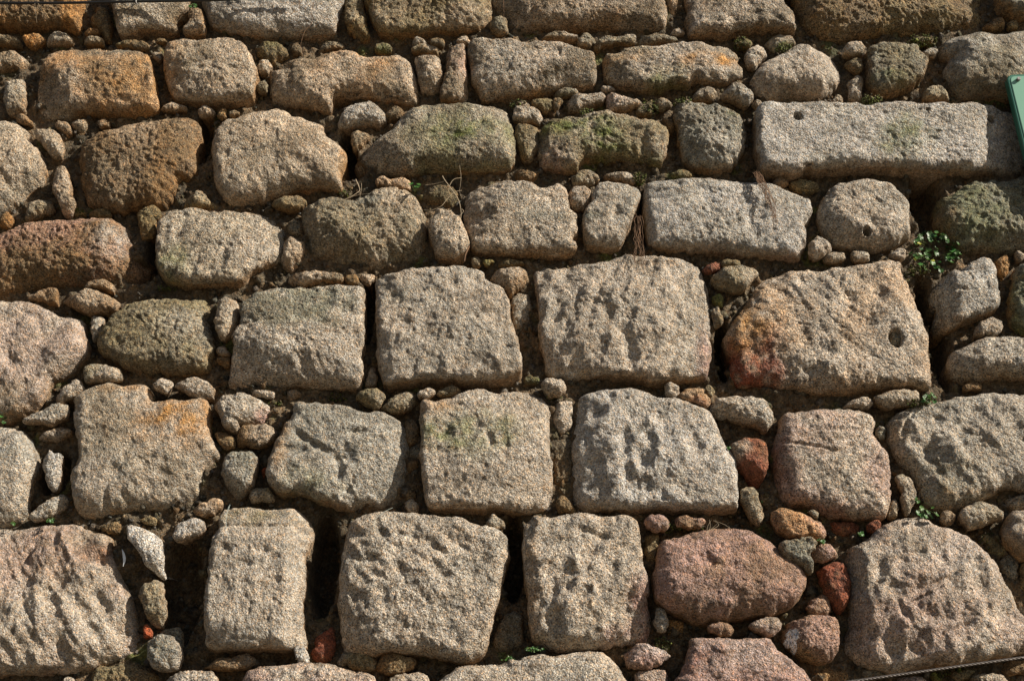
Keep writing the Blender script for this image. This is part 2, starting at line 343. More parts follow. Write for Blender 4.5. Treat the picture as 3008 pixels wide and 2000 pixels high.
# --- second course ------------------------------------------------------
F("A1 -20,470 40,455 170,450 270,500 225,560 195,625 60,620 0,640 -20,560","tan","light tan squarish stone at the left edge beside the orange block",mix="grey",H=.1)
F("A1 20,680 200,650 245,700 240,900 215,1000 150,1010 50,1020 20,850 25,750","grey","tall grey upright stone at the left edge beside the orange block",mix="lgrey",H=.11)
B("A1 420,420 600,400 820,390 1000,410 1150,430 1300,460 1345,520 1365,700 1375,950 1300,990 1180,1020 1000,1015 800,1010 600,1030 440,1060 300,1050 270,980 280,880 310,740 320,600 380,470","tan","large orange rust-stained block near the top left corner",mix="rust",mixk=1.,stains=[("A1",1150,650,330,280,"rust",.6),("A1",1000,430,240,40,"dgrey",.8)],pits=[("A1",1180,740,40,40,0,.012),("A1",760,640,50,30,0,.01),("A1",1260,960,45,60,0,.03)])
B("A1 1450,350 1600,335 1750,340 1900,330 2080,350 2150,410 2210,510 2235,600 2230,750 2190,900 2100,930 1940,940 1700,920 1500,890 1430,800 1415,640 1420,450","tan","tan square-cut block with orange left edge, right of the orange rust-stained block",mix="grey",stains=[("A1",1450,600,90,260,"rust",.6)])
B("A2 180,600 270,590 310,520 410,490 550,500 680,455 850,440 950,480 1150,490 1280,465 1350,510 1400,600 1420,730 1430,880 1370,920 1250,900 1000,860 830,850 760,850 700,880 690,920 670,1000 580,990 400,960 250,930 140,900 135,780 150,640","tan","long orange tan block with wavy top and a notch bitten out below",mix="rust",r=.04,pits=[("A2",1240,600,60,90,20,.016),("A2",830,560,60,40,0,.006)])
B("A2 1900,350 2010,330 2359,360 A3 470,390 620,440 760,480 800,540 805,620 800,690 780,740 700,770 600,780 430,820 250,860 0,880 A2 2100,885 2010,885 1970,810 1930,720 1900,560 1870,420","tan","tan grey block sloping down to the right, right of the chimney-like slab",mix="grey",stains=[("A3",330,800,150,70,"rust",.9)])
B("A3 900,425 1060,400 1300,400 1500,370 1700,365 1850,355 1970,400 2035,450 2040,530 2080,600 2085,680 2000,730 1870,770 1750,760 1650,740 1600,800 1500,800 1300,835 1150,820 1000,770 880,700 870,560 860,460","tan","long knobbly block with an orange band at right and green centre",mix="olive",mixk=.8,stains=[("A3",1820,510,230,70,"rust",1.),("A3",1400,680,180,110,"moss",.5),("A3",1050,470,200,60,"rust",.4)],pits=[("A3",1680,760,60,100,0,.03),("A3",1200,560,80,60,0,.008)])
B("A4 390,400 520,385 650,390 720,430 770,500 800,590 815,680 770,750 720,820 600,880 400,870 250,890 100,895 20,830 0,720 60,610 190,500 300,440","tan","rounded tan grey boulder sitting on the left end of the long grey slab",mix="grey",r=.07)
F("A3 2110,430 2190,380 2260,400 2290,460 2250,520 2170,625 2100,580 2085,510","tan","teardrop tan stone pointing down, left of the rounded boulder",mix="grey",H=.1)
F("A4 110,350 230,315 330,340 370,390 300,430 200,470 150,430","tan","lumpy tan chip with moss on its right side, above the rounded boulder",mix="olive",stains=[("A4",300,410,80,50,"moss",.9)])
F("A3 2030,370 2090,335 2150,370 2120,410 2060,410 2030,400","moss","mossy green chip above the teardrop stone",mix="olive")
F("A4 790,400 880,360 950,370 975,420 960,480 860,490 780,470","tan","top one of three small stones stacked right of the rounded boulder",mix="olive",H=.1)
F("A4 800,530 870,495 940,520 975,590 930,645 870,620 820,570","olive","middle mossy one of three small stones stacked right of the rounded boulder",mix="brown",H=.09)
F("A4 830,700 910,650 960,680 965,800 940,875 850,870 830,800","tan","bottom upright one of three small stones stacked right of the rounded boulder",mix="olive",H=.1)
F("A4 690,870 740,820 785,860 785,890 700,890","tan","tiny tan pebble on the long grey slab under the rounded boulder",mix="olive")
B("A4 985,400 1130,360 1280,365 1430,390 1440,450 1530,540 1530,640 1490,740 1380,800 1200,860 1080,850 1010,800 985,650 975,500","dgrey","squat dark grey mossy block on the middle of the long grey slab",mix="olive",stains=[("A4",1200,650,160,60,"moss",.4),("A4",1080,800,120,80,"brown",.6)])
F("A4 1480,440 1540,405 1610,450 1600,490 1520,495 1480,470","grey","small grey pebble at the upper right of the squat dark block",mix="olive")
F("A4 1380,330 1470,315 1565,340 1560,390 1450,385 1400,360","olive","ragged mossy chip under the long dark boulder, above the grey pebble",mix="moss")
F("A4 1480,830 1520,760 1620,745 1700,790 1735,870 1720,885 1550,880 1480,860","tan","domed tan stone on the long grey slab right of the squat dark block",mix="olive",H=.1)
B("A4 1600,350 1700,300 1900,280 2100,265 2420,275 2420,900 2250,880 2050,870 1850,860 1740,820 1690,700 1670,580 1700,500 1620,440","grey","big grey brown boulder behind the top corner of the green sign",mix="olive",r=.05,tool=(50,.12,.07,.012))
F("A4 2000,240 2080,175 2150,165 2200,210 2200,250 2100,260","brown","larger brown chip lying on the boulder behind the green sign",mix="olive")
F("A4 2220,210 2280,175 2325,210 2310,250 2250,260","olive","smaller round chip at the far right on the boulder behind the sign",mix="brown")
F("A3 300,310 360,280 460,285 550,310 640,340 600,360 500,350 400,355 310,340","olive","long lichen-green chip on top of the tan grey sloping block",mix="lgrey")
F("A3 625,370 680,300 750,290 795,350 790,390 720,420 640,405","grey","lumpy pale green chip right of the long lichen-green chip",mix="olive")
F("A3 800,380 870,340 1000,345 1100,315 1140,340 1135,380 1000,370 900,380 840,400 815,440 795,430","olive","bent thin lichen-covered chip over the left end of the orange-banded block",mix="lgrey")
F("A3 1165,360 1200,330 1400,310 1540,345 1480,375 1350,380 1240,400 1180,390","dgrey","flat grey sliver over the middle of the orange-banded block",mix="olive")
F("A3 1450,270 1510,235 1570,280 1520,310 1450,295","tan","small pointed tan chip under the thin sliver of the top course",mix="brown")
F("A3 860,760 930,750 955,780 900,795 860,785","grey","tiny pale chip under the left end of the orange-banded block",H=.06)
F("A3 550,880 620,840 760,820 850,800 875,840 850,890 700,950 640,975 560,970","tan","left of two elongated tan stones above the mossy hollowed boulder",mix="grey",H=.1)
F("A3 890,810 990,820 1130,870 1210,905 1170,940 1040,965 930,970 890,920","tan","right pointed one of two elongated tan stones above the mossy hollowed boulder",mix="pink",H=.1)
F("A3 440,820 540,770 630,790 630,820 550,830 450,835","grey","small grey green chip above the left elongated tan stone",mix="moss")
F("A3 250,860 330,855 420,865 430,960 370,990 300,950 250,900","olive","dark squarish chip left of the left elongated tan stone",mix="brown")
F("A3 100,900 160,865 220,900 220,935 140,930","tan","small chip lying on top of the pointed grey wedge",mix="olive")
F("A3 90,960 140,930 260,945 370,1040 370,1070 250,1065 140,1070 90,1055","grey","pointed grey wedge above the olive upright stone by the mossy boulder",mix="tan",H=.1)
F("A3 110,1090 280,1095 290,1180 290,1300 240,1400 180,1420 130,1300 100,1180","olive","upright olive brown stone between the green tinged boulder and the hollowed mossy one",mix="tan",H=.1)
F("A3 1320,890 1380,860 1450,880 1450,930 1380,960 1330,930","olive","small square mossy stone above the right end of the hollowed boulder",mix="tan")
F("A3 1200,900 1280,870 1295,940 1280,1010 1150,1010 1140,960","moss","clump of dark moss-covered rubble above the hollowed boulder",mix="dark",H=.07)
F("A3 1650,800 1720,745 1790,760 1860,790 1870,830 1800,870 1640,870","tan","pale lumpy stone on top of the dark grey upright block",mix="olive",H=.1)
F("A3 1880,790 1960,740 2050,735 2130,790 2155,860 2110,920 2000,880 1900,830","grey","smooth shell-shaped grey stone leaning over the dark grey upright block",mix="olive",H=.12)
F("A3 2160,890 2200,865 2230,900 2190,925","tan","tiny pebble at the upper left corner of the long grey slab",mix="olive")
F("A3 1380,1020 1430,1015 1470,1080 1460,1135 1420,1110","brown","small brown chip in the joint left of the dark grey upright block")
F("A3 430,860 500,855 480,930 440,960","olive","narrow dark chip right of the dark squarish chip",mix="dark")
# --- third course -------------------------------------------------------
B("A1 -60,1040 50,1045 130,1060 200,1075 265,1110 265,1180 330,1260 380,1340 410,1430 B1 410,0 390,80 300,170 220,250 150,330 60,380 0,420 -60,430","grey","smooth grey boulder cut by the left edge, beside the standing finger-shaped stone",mix="tan",r=.05,pits=[("B1",60,120,40,120,40,.012)])
F("A1 140,1010 200,995 260,1030 275,1080 200,1070 140,1045","brown","small brown chip on the smooth grey boulder at the left edge",mix="tan")
F("A1 320,1150 400,1110 480,1130 540,1200 560,1290 530,1385 470,1370 400,1290 340,1210","tan","egg-shaped tan stone right of the smooth grey boulder at the left edge",mix="grey",H=.11)
F("A1 470,1480 500,1440 550,1440 600,1500 B1 610,60 625,230 650,330 610,390 540,390 510,280 460,180 470,50","tan","finger-shaped pinkish tan stone standing upright near the left edge",mix="pink",H=.12)
F("B1 240,290 340,265 460,270 470,330 400,370 300,420 215,440","grey","grey green stone at the foot of the finger-shaped stone",mix="olive",H=.1)
F("B1 0,400 60,370 110,410 115,450 60,500 0,490","brown","small brown stone at the left edge under the smooth grey boulder",mix="rust")
F("A1 470,1080 510,1050 600,1080 620,1150 590,1180 510,1130","tan","left of two small chips above the egg-shaped stone",mix="brown")
F("A1 610,1060 670,1030 750,1035 750,1110 700,1140 620,1110","tan","right squarer one of two small chips above the egg-shaped stone",mix="olive")
F("A1 840,1060 900,1015 960,1070 930,1100 860,1100","tan","round crumbly chip on the dark brown boulder below the orange block",mix="brown")
B("A1 650,1230 800,1130 1000,1070 1150,1040 1300,1010 1500,985 1640,980 1730,1030 1745,1100 1720,1300 1710,1500 B1 1560,120 1510,240 1400,340 1150,370 960,390 850,340 740,330 700,200 685,0 A1 650,1350","brown","large dark brown boulder below the orange block",mix="tan",mixk=.6,r=.06,stains=[("A1",1000,1450,350,300,"dark",.5)])
F("A1 1400,950 1450,895 1520,895 1620,940 1600,965 1450,970","tan","flat tan chip on the top right of the dark brown boulder",mix="grey")
F("A1 1710,980 1760,925 1860,960 1850,990 1740,1010","tan","crumbly chip below the tan square-cut block, left of a smaller dark one",mix="brown")
F("A1 1870,1000 1940,940 1960,1010 1920,1040","olive","small triangular chip left of the big tan boulder's top",mix="brown")
F("A1 1980,960 2030,945 2070,970 2060,985 1985,1000","dgrey","tiny grey chip lying on the big tan boulder",mix="olive")
B("A1 1850,1250 1880,1130 1950,1040 2060,990 2200,950 2300,935 A2 230,925 400,980 520,1000 620,1040 640,1150 710,1210 780,1270 830,1350 810,1450 B2 790,60 780,200 600,195 300,230 150,250 B1 2270,300 2100,325 1960,310 1880,220 1835,100 1825,0","tan","big tan boulder with orange right tip in the third course",mix="grey",r=.045,stains=[("A2",800,1380,50,150,"rust",.9),("B2",600,180,220,50,"rust",.5)],pits=[("B1",2130,130,60,50,0,.01),("A2",380,1390,60,40,0,.008),("A2",690,1120,70,60,0,.02)])
F("A2 760,970 830,900 960,895 1020,875 1080,920 1150,1000 1165,1090 1100,1115 900,1120 750,1125 730,1090","lgrey","half-moon grey white stone sitting under the notch of the wavy-topped block",mix="grey",H=.12)
F("A2 1165,1010 1250,920 1320,960 1280,1010 1180,1040","dark","dark chip right of the half-moon stone",mix="olive")
F("A2 870,1150 930,1130 1015,1180 990,1220 930,1300 880,1310 860,1220","olive","mossy yellow olive stone below the half-moon stone",mix="tan")
B("A2 1320,960 1430,910 1700,900 1950,880 2150,900 2225,950 2235,1050 2260,1150 2280,1330 2270,1450 2180,1500 B2 1900,50 1500,40 1200,60 1000,20 900,0 A2 880,1420 870,1370 960,1300 1060,1210 1180,1140 1240,1050","grey","large green tinged grey boulder tapering to the left in the third course",mix="moss",mixk=.7,r=.05,stains=[("A2",1850,1130,280,150,"moss",.75),("A2",1200,1450,350,90,"dark",.4)])
B("A3 400,1060 560,1030 700,1020 880,995 1050,1000 1180,1040 1300,1060 1390,1110 1420,1250 1415,1380 1360,1480 1200,1440 900,1400 750,1410 680,1440 600,1520 B3 450,30 340,10 A3 310,1460 300,1300 310,1150 360,1090","olive","moss-green hollowed boulder with a ring-shaped scar at its right end",mix="tan",r=.05,stains=[("A3",880,1200,150,120,"moss",.9),("A3",450,1080,140,60,"moss",.8),("A3",400,1400,100,120,"pink",.5),("A3",700,1080,350,90,"moss",.7),("A3",1300,1400,140,90,"moss",.6)],pits=[("A3",880,1200,150,110,0,.018),("A3",1215,1230,45,110,-10,.022),("A3",1300,1330,60,30,0,.012)])
B("A3 1480,900 1560,870 1700,885 1870,900 1960,950 2040,990 2070,1080 2120,1180 2110,1320 2050,1400 2000,1480 B3 1900,50 1650,20 1600,0 A3 1540,1420 1510,1250 1490,1100 1465,980","dgrey","dark grey upright block left of the long grey slab",mix="grey",facet=[(.5,0,.09)],stains=[("A3",2000,970,60,30,"moss",.8)])
B("A4 20,960 80,910 250,905 500,895 900,890 1150,890 1300,885 1500,890 1750,885 1900,880 2100,890 2200,900 2420,910 2420,1440 2359,1500 B4 2100,30 1800,50 1400,50 900,40 500,60 350,90 200,80 60,70 A4 50,1450 20,1200 10,1050","lgrey","longest pale grey slab with drilled holes, running behind the green sign",mix="grey",r=.025,dome=.3,H=.13,stains=[("A4",1320,1180,200,180,"moss",.65),("B4",1000,0,500,50,"brown",.5)],pits=[("A4",395,1015,34,40,0,.05,1),("A4",2090,1000,32,36,0,.05,1),("A4",1530,940,16,18,0,.02,1),("A4",1465,935,10,14,0,.02,1),("A4",1620,1135,16,14,0,.01,1)])
F("B2 170,260 300,240 440,240 475,290 400,350 310,350 200,300","olive","flat mossy tan stone lying between the big tan boulder and the grey block below",mix="tan",H=.1)
F("B1 1590,270 1640,215 1720,190 1800,220 1880,300 1850,325 1590,325","olive","loaf-shaped olive stone on top of the grey tool-marked block",mix="grey",H=.1)
F("B2 1090,150 1080,110 1140,60 1200,100 1290,90 1370,100 1385,170 1300,165 1180,160","rust","rusty orange rubble on top of the dark grey green round boulder, beside the seedling",mix="tan",H=.09)
F("B2 1440,220 1520,150 1650,125 1740,150 1800,250 1800,330 1740,350 1500,320 1450,260","dark","dark mossy stone behind the dry grass stems",mix="moss",H=.07)
F("B3 90,10 160,5 290,20 280,80 200,100 100,90","brown","dark brown stone under the upright olive stone, left of the hollowed boulder's foot",mix="dark",H=.07)
F("B3 600,80 660,10 730,0 820,80 740,130 600,130","olive","mossy three-cornered stone under the hollowed boulder",mix="tan")
F("B3 860,60 1000,20 1100,20 1140,60 1120,110 950,90","tan","low tan stone under the right half of the hollowed boulder",mix="brown",H=.08)
F("B3 1440,40 1530,5 1620,30 1630,60 1550,70","olive","green edged chip on top of the pale grey block under the dark upright block",mix="moss")
F("B3 1120,60 1180,20 1235,50 1200,110 1130,105","moss","mossy green chip at the joint right of the narrow grey stone",mix="olive",H=.08)
# --- fourth course ------------------------------------------------------
B("B1 -60,540 30,530 180,480 350,440 560,425 800,415 1000,425 1110,450 1180,500 1200,600 1290,720 1300,850 1240,980 1100,1000 960,970 750,1000 500,1030 250,1060 100,1100 0,1130 -60,1130","brown","long pinkish brown boulder at the left edge with a sunlit right end",mix="pink",r=.07,stains=[("B1",350,900,600,180,"dark",.6),("B1",300,700,350,160,"brown",.6),("B1",950,560,160,200,"lgrey",.5)],facet=[(.8,0,.16)])  # light grey patch paints sunlight on the right end
B("B1 1370,440 1450,350 1600,335 1900,340 2200,335 B2 290,345 310,400 300,560 280,700 240,790 130,850 B1 2200,930 2110,1000 1980,1030 1800,1035 1500,1020 1410,990 1360,900 1350,700 1360,550","grey","pale grey tool-marked block with a greenish lower left, in the fourth course",mix="lgrey",tool=(75,.07,.03,.009),stains=[("B1",1480,800,160,160,"moss",.5),("B1",1750,1010,350,60,"brown",.6)])
F("B1 1190,370 1300,320 1390,330 1390,380 1340,420 1340,560 1290,600 1220,600 1200,480","olive","ragged olive brown stone between the long pinkish boulder and the pale tool-marked block",mix="brown")
F("B1 760,360 860,340 940,360 960,410 800,410","olive","flat olive chip under the large dark brown boulder",mix="brown")
F("B1 640,340 720,330 750,370 740,400 650,400","olive","small green brown chip just right of the foot of the finger-shaped stone",mix="moss",H=.07)
B("B2 440,350 500,310 580,270 700,255 860,260 960,230 1060,180 1200,165 1350,180 1420,230 1480,320 1500,450 1515,600 1500,750 1430,830 1250,830 1090,870 950,885 800,870 600,840 490,780 470,620 430,500","dgrey","dark grey green round boulder with a humped top, below the dry grass stems",mix="tan",r=.06,stains=[("B2",600,750,200,130,"brown",.5),("B2",950,500,350,200,"olive",.35),("B2",1020,220,130,60,"dgrey",.8)],pits=[("B2",880,330,60,110,15,.012),("B2",1050,530,50,70,20,.014)])
F("B2 320,480 370,430 430,440 430,570 370,570 320,540","dgrey","dark small stone in the joint left of the humped boulder",mix="dark",H=.07)
F("B2 280,640 340,575 410,630 460,620 460,680 430,800 350,870 300,870 260,800","tan","leaf-shaped brown tan stone in the joint left of the humped boulder",mix="brown",H=.1)
F("B2 300,920 450,900 560,885 770,905 790,950 780,985 600,975 420,1000 310,960","tan","long flat tan sliver on the block with the dark mossy upper half",mix="olive",H=.1)
F("B2 810,920 870,885 915,920 935,985 880,985 820,960","olive","small stone right of the long flat sliver",mix="brown",H=.09)
F("B2 950,920 1020,890 1060,900 1050,960 1000,990 960,970","tan","tiny tan chip at the head of the black joint below the humped boulder",mix="rust",H=.08)
F("B2 1540,440 1560,400 1620,340 1700,360 1800,420 1860,560 1870,650 1840,740 1740,790 1620,780 1575,700 1540,580","grey","pyramid-shaped stone with sunlit left face right of the humped boulder",mix="tan",H=.13,facet=[(.7,.35,.07),(-.6,-.3,.07)])
B("B2 1850,150 1880,110 1990,85 2200,85 2359,100 B3 200,110 330,130 480,120 540,180 550,300 570,370 635,400 630,560 590,650 640,720 600,760 400,770 150,760 B2 2200,760 2000,750 1920,710 1890,600 1860,520 1840,400 1840,250","tan","tan block with a chipped stepped underside in the fourth course",mix="grey",stains=[("B3",200,720,500,70,"rust",.45),("B3",400,390,260,50,"dgrey",.7)],pits=[("B2",1980,400,110,60,10,.018),("B3",100,600,90,110,0,.02),("B3",400,700,90,60,0,.015)])
F("B3 560,170 640,140 710,145 750,200 740,290 690,350 600,330 560,260","tan","round brown pebble wedged between two tan blocks of the fourth course",mix="rust",H=.1)
B("B3 760,200 810,110 870,80 1000,90 1120,120 1185,160 1180,250 1130,400 1070,550 1020,680 960,720 850,720 740,700 690,620 690,500 690,420 720,340 760,290","grey","narrow grey hourglass-shaped block beside the hanging roots",mix="tan",stains=[("B3",760,390,80,50,"dgrey",1.)],pits=[("B3",1040,260,35,50,0,.012),("B3",980,360,30,60,0,.014),("B3",780,200,50,60,0,.01)])
B("B3 1230,90 1300,65 1400,70 1600,75 1800,80 2050,100 2160,100 B4 150,120 300,180 420,240 500,280 520,350 500,460 460,530 480,640 450,780 380,810 200,800 B3 2100,790 1900,745 1600,725 1400,730 1270,700 1240,600 1220,450 1215,250","lgrey","long pale grey block with brown roots crossing its right part",mix="grey",r=.03,stains=[("B3",1500,690,250,30,"pink",.6),("B4",300,740,200,60,"pink",.4)],pits=[("B3",2150,420,60,80,0,.018),("B4",70,400,50,90,0,.016),("B3",2080,700,40,60,0,.012)])
B("B4 560,330 580,250 640,150 720,100 850,85 1000,85 1100,110 1200,130 1290,190 1370,280 1385,400 1385,580 1310,640 1200,700 1050,710 900,690 720,670 640,600 590,500 555,420","tan","rounded tan block with a single drilled hole, left of the leafy plant",mix="grey",r=.05,pits=[("B4",1005,512,34,42,0,.06,1),("B4",1045,450,45,60,20,.015),("B4",830,220,50,60,-20,.01),("B4",1260,270,50,50,0,.01)])
B("B4 1600,230 1680,190 1800,130 1900,85 2050,65 2200,75 2420,70 2420,700 2200,730 2000,720 1850,740 1750,690 1680,560 1600,480 1590,350","dgrey","dark moss-covered boulder at the right edge above the leafy plant",mix="moss",mixk=.6,r=.08,stains=[("B4",2050,350,330,260,"moss",.3),("B4",1700,400,120,250,"brown",.6)])
F("B4 190,100 240,65 310,85 315,120 270,160 210,130","brown","small reddish brown clod above the right end of the long pale grey block",mix="tan")
F("B4 320,110 420,90 550,100 600,140 560,190 500,220 400,190 330,150","olive","crumbly yellowish stone left of the drilled round block's top",mix="rust")
F("B4 500,640 560,560 610,580 690,640 700,690 620,740 560,770 500,720","tan","diamond-shaped tan stone at the lower left of the drilled round block",mix="grey",H=.12)
F("B4 640,770 720,705 790,720 815,780 720,795","olive","left of two small crumbly pebbles directly under the drilled round block",mix="tan")
F("B4 870,710 920,685 1010,720 1020,775 900,785 865,760","tan","right of two small crumbly pebbles directly under the drilled round block",mix="olive")
F("B4 1190,710 1300,665 1335,690 1320,780 1280,780 1210,745","tan","smooth tan pebble under the lower right of the drilled round block, next to the plant",H=.12)
F("B2 1910,760 1950,750 1980,790 1970,830 1920,830","olive","tiny olive pebble under the left end of the chipped tan block",mix="tan")
F("B2 2000,780 2060,765 2100,800 2030,830","olive","tiny mossy clod under the middle of the chipped tan block",mix="moss")
F("B2 2130,800 2190,775 2300,785 2359,815 2250,835 2150,830","brown","thin brown sliver lying on the tan triangular stone",mix="olive")
# --- fifth course -------------------------------------------------------
B("B1 -60,1140 100,1135 300,1130 400,1190 560,1245 720,1245 760,1300 775,1430 C1 790,0 780,100 680,220 600,290 450,400 380,560 200,680 100,700 0,730 -60,740","tan","large pale furrowed boulder at the left edge of the fifth course",mix="pink",mixk=.5,r=.04,tool=(70,.2,.07,.018),stains=[("C1",80,550,200,200,"brown",.6)],pits=[("C1",100,170,50,90,30,.025),("B1",330,1330,30,120,20,.018)])
F("B1 240,1110 330,1050 490,1025 520,1040 500,1170 440,1170 340,1130","brown","three-cornered brown stone left of the lens-shaped stone",mix="tan",H=.1)
F("B1 520,1100 640,1060 760,1025 860,1030 960,1060 1040,1140 1000,1200 900,1240 760,1250 680,1220 620,1170","tan","lens-shaped tan stone on top of the pale furrowed boulder",mix="brown",H=.13)
F("B1 740,1000 850,960 940,950 980,1000 970,1045 880,1020 760,1020","tan","small flat stone lying on the lens-shaped stone",mix="brown",H=.11)
F("B1 800,1270 890,1260 895,1350 850,1440 800,1490 790,1380","grey","small upright grey sliver under the lens-shaped stone",H=.09)
B("B1 1110,1140 1250,1120 1400,1100 1600,1080 1780,1055 1830,1100 1825,1200 1800,1280 1860,1430 1880,1500 C1 1870,100 1820,200 1800,270 1650,300 1450,310 1250,290 1080,270 950,200 860,120 850,50 B1 870,1430 960,1280 1060,1190","olive","dark olive trapezoid block in the fifth course, left part of the wall",mix="grey",mixk=.8,r=.05,stains=[("C1",1300,180,500,110,"dark",.5),("B1",1150,1400,120,160,"dark",.5)])
F("B1 1890,1130 1950,1100 2060,1110 2080,1180 2080,1280 2030,1380 1960,1460 1900,1470 1865,1400 1880,1250","tan","upright bean-shaped tan stone between the dark olive block and the mossy-topped one",mix="grey",H=.12)
B("B2 60,1080 150,1050 300,1020 500,1015 650,1000 800,1000 950,1000 975,1050 980,1300 975,1500 C2 960,150 950,300 935,430 800,430 600,420 400,410 200,400 0,390 C1 1950,400 1960,300 2000,150 2020,0 B1 2000,1480 2070,1350 2100,1290 2090,1200 2130,1150","tan","block with a dark mossy upper half and pale tan lower half",mix="grey",stains=[("B2",300,1180,380,150,"moss",.75),("B2",250,1180,420,170,"dgrey",1.),("B2",150,1200,300,120,"dark",.4),("B2",820,1150,120,120,"dgrey",.6),("C2",300,400,600,50,"brown",.6)],pits=[("B2",-20,1320,380,12,4,.005),("B2",660,1100,50,90,0,.014),("C2",450,180,45,90,20,.02),("B2",820,1220,40,50,0,.012),("B2",760,1420,60,50,0,.012)])
B("B2 1070,930 1120,890 1300,860 1500,840 1750,820 1900,830 2000,870 2020,930 2100,980 2180,1030 2230,1150 2240,1300 2280,1480 C2 2290,50 2330,250 2330,320 2250,370 2000,395 1700,400 1450,400 1200,440 1130,410 1100,300 1075,150 1080,0 B2 1075,1300 1080,1100 1060,1000","tan","large square tan grey block with a small step in its right shoulder",mix="grey",tool=(60,.05,.04,.007),stains=[("B2",1400,1050,300,130,"dgrey",.35),("C2",1600,380,500,40,"brown",.5)],pits=[("B2",1960,1240,50,50,0,.012),("B2",2090,1260,50,50,0,.01),("B2",1960,960,50,40,0,.012),("C2",2080,290,120,90,-20,.02),("C2",1390,270,30,50,0,.01)])
F("B2 2080,870 2200,835 2359,840 B3 200,850 205,930 150,1000 100,1040 60,1100 B2 2180,1030 2120,960","tan","tan triangular stone pointing down between two large square blocks",mix="brown",H=.12)
F("B3 70,1130 130,1090 210,1100 225,1200 210,1330 160,1450 110,1470 80,1350 70,1220","grey","shaded upright stone deep in the joint below the triangular stone",mix="brown",H=.06)
B("B3 270,830 330,790 450,800 650,790 880,780 960,740 1050,710 1130,740 1300,750 1500,760 1680,790 1720,840 1740,900 1780,980 1790,1100 1810,1250 1810,1500 C3 1800,200 1780,340 1700,370 1500,380 1300,395 1150,370 950,350 700,350 450,340 370,280 340,150 325,0 B3 310,1350 290,1100 275,950","tan","biggest square tan block, heavily chiselled, right under the hanging roots",mix="grey",mixk=.6,tool=(68,.07,.035,.012),stains=[("C3",1760,100,80,260,"pink",.8),("B3",1250,790,180,60,"brown",.4)],pits=[("C3",1080,80,60,160,15,.022),("B3",900,1220,50,70,0,.02),("B3",1490,1230,40,90,0,.018),("B3",640,1010,60,90,20,.014)])
B("B4 130,880 300,830 500,820 800,810 1000,790 1270,780 1340,900 1400,1020 1470,1200 1520,1350 1555,1500 C4 1560,100 1570,250 1560,450 1400,430 1200,440 1000,460 850,490 600,470 400,450 200,430 C3 2200,420 2050,400 1980,330 1980,150 B3 1900,1430 2000,1250 2100,1100 B4 0,1000 60,930","tan","huge tan boulder with a red stained left foot and an oval plugged socket",mix="rust",mixk=.45,r=.04,dome=.4,tool=(-62,.12,.05,.012),stains=[("C3",2090,220,260,270,"red",1.3),("B4",-60,1250,120,300,"rust",.9),("C4",100,280,230,150,"red",.55),("B4",120,1100,160,200,"rust",.5),("C4",700,380,500,110,"brown",.45)],pits=[("B4",1245,1460,58,84,0,.035,1),("B4",1100,1060,40,140,-30,.016),("B4",850,1080,50,130,-30,.014),("B4",1000,1330,60,80,-30,.018),("C4",600,330,200,80,-30,.03)])
F("B4 1195,1420 1240,1395 1300,1425 1305,1500 1280,1540 1220,1545 1190,1490","dgrey","dark rounded plug stone filling the oval socket of the huge red-footed boulder",mix="brown",H=.115,r=.02)
F("B3 1790,900 1900,850 2060,825 2180,840 2220,870 2170,930 2120,990 2070,1050 1950,1060 1850,1020 1800,960","tan","fish-shaped tan olive stone at the upper left of the huge red-footed boulder",mix="olive",H=.12)
F("B3 1720,850 1800,805 1880,810 1870,860 1760,885","red","small reddish chip on top of the fish-shaped stone",mix="pink")
F("B3 1890,800 2000,775 2045,785 2045,830 1960,830 1900,835","olive","flat greenish chip right of the small reddish chip",mix="tan")
F("B3 1810,1100 1860,1070 1895,1110 1890,1180 1830,1150","moss","small green mossy chip below the fish-shaped stone",mix="olive",H=.08)
F("B3 1790,1160 1850,1170 1870,1240 1880,1320 1830,1350 1810,1270","olive","narrow mossy stone in the joint right of the biggest square block",mix="tan",H=.08)
B("B4 1560,1050 1600,950 1700,880 1830,830 1900,780 2000,760 2070,765 2110,840 2140,930 2160,1100 2165,1230 2080,1280 1900,1340 1750,1390 1650,1390 1590,1310 1600,1200","grey","tilted grey cube-like block directly below the leafy plant",mix="lgrey",H=.13,stains=[("B4",1700,1300,150,80,"rust",.45)],facet=[(.45,.1,.07),(-.5,-.25,.09)])
B("B4 2230,950 2280,830 2359,790 2420,790 2420,1420 2300,1420 2220,1300 2200,1100","dgrey","dark green grey block at the right edge beside the tilted grey block",mix="moss",r=.05)
F("B4 1920,1400 1990,1320 2080,1285 2160,1300 2190,1350 2150,1420 2100,1440 1950,1450","tan","smooth brown pebble between the tilted grey block and the slab below it",mix="brown",H=.12)
F("B4 2100,790 2200,730 2230,800 2220,900 2170,950 2130,850","brown","crumbly orange brown wedge right of the tilted grey block",mix="rust",H=.08)
B("B4 1850,1500 1950,1460 2150,1450 2359,1465 2420,1470 C4 2420,330 2200,330 1900,380 1800,350 1740,280 1700,180 1710,90 1800,50","grey","low tan grey slab at the right edge with a dark sloping underside",mix="tan",r=.05,facet=[(0,-1.1,.06)],stains=[("C4",2000,250,400,90,"brown",.6)])
F("B4 2290,710 2340,710 2359,760 2320,770","tan","tiny upright chip at the right edge under the moss-covered boulder",mix="brown")
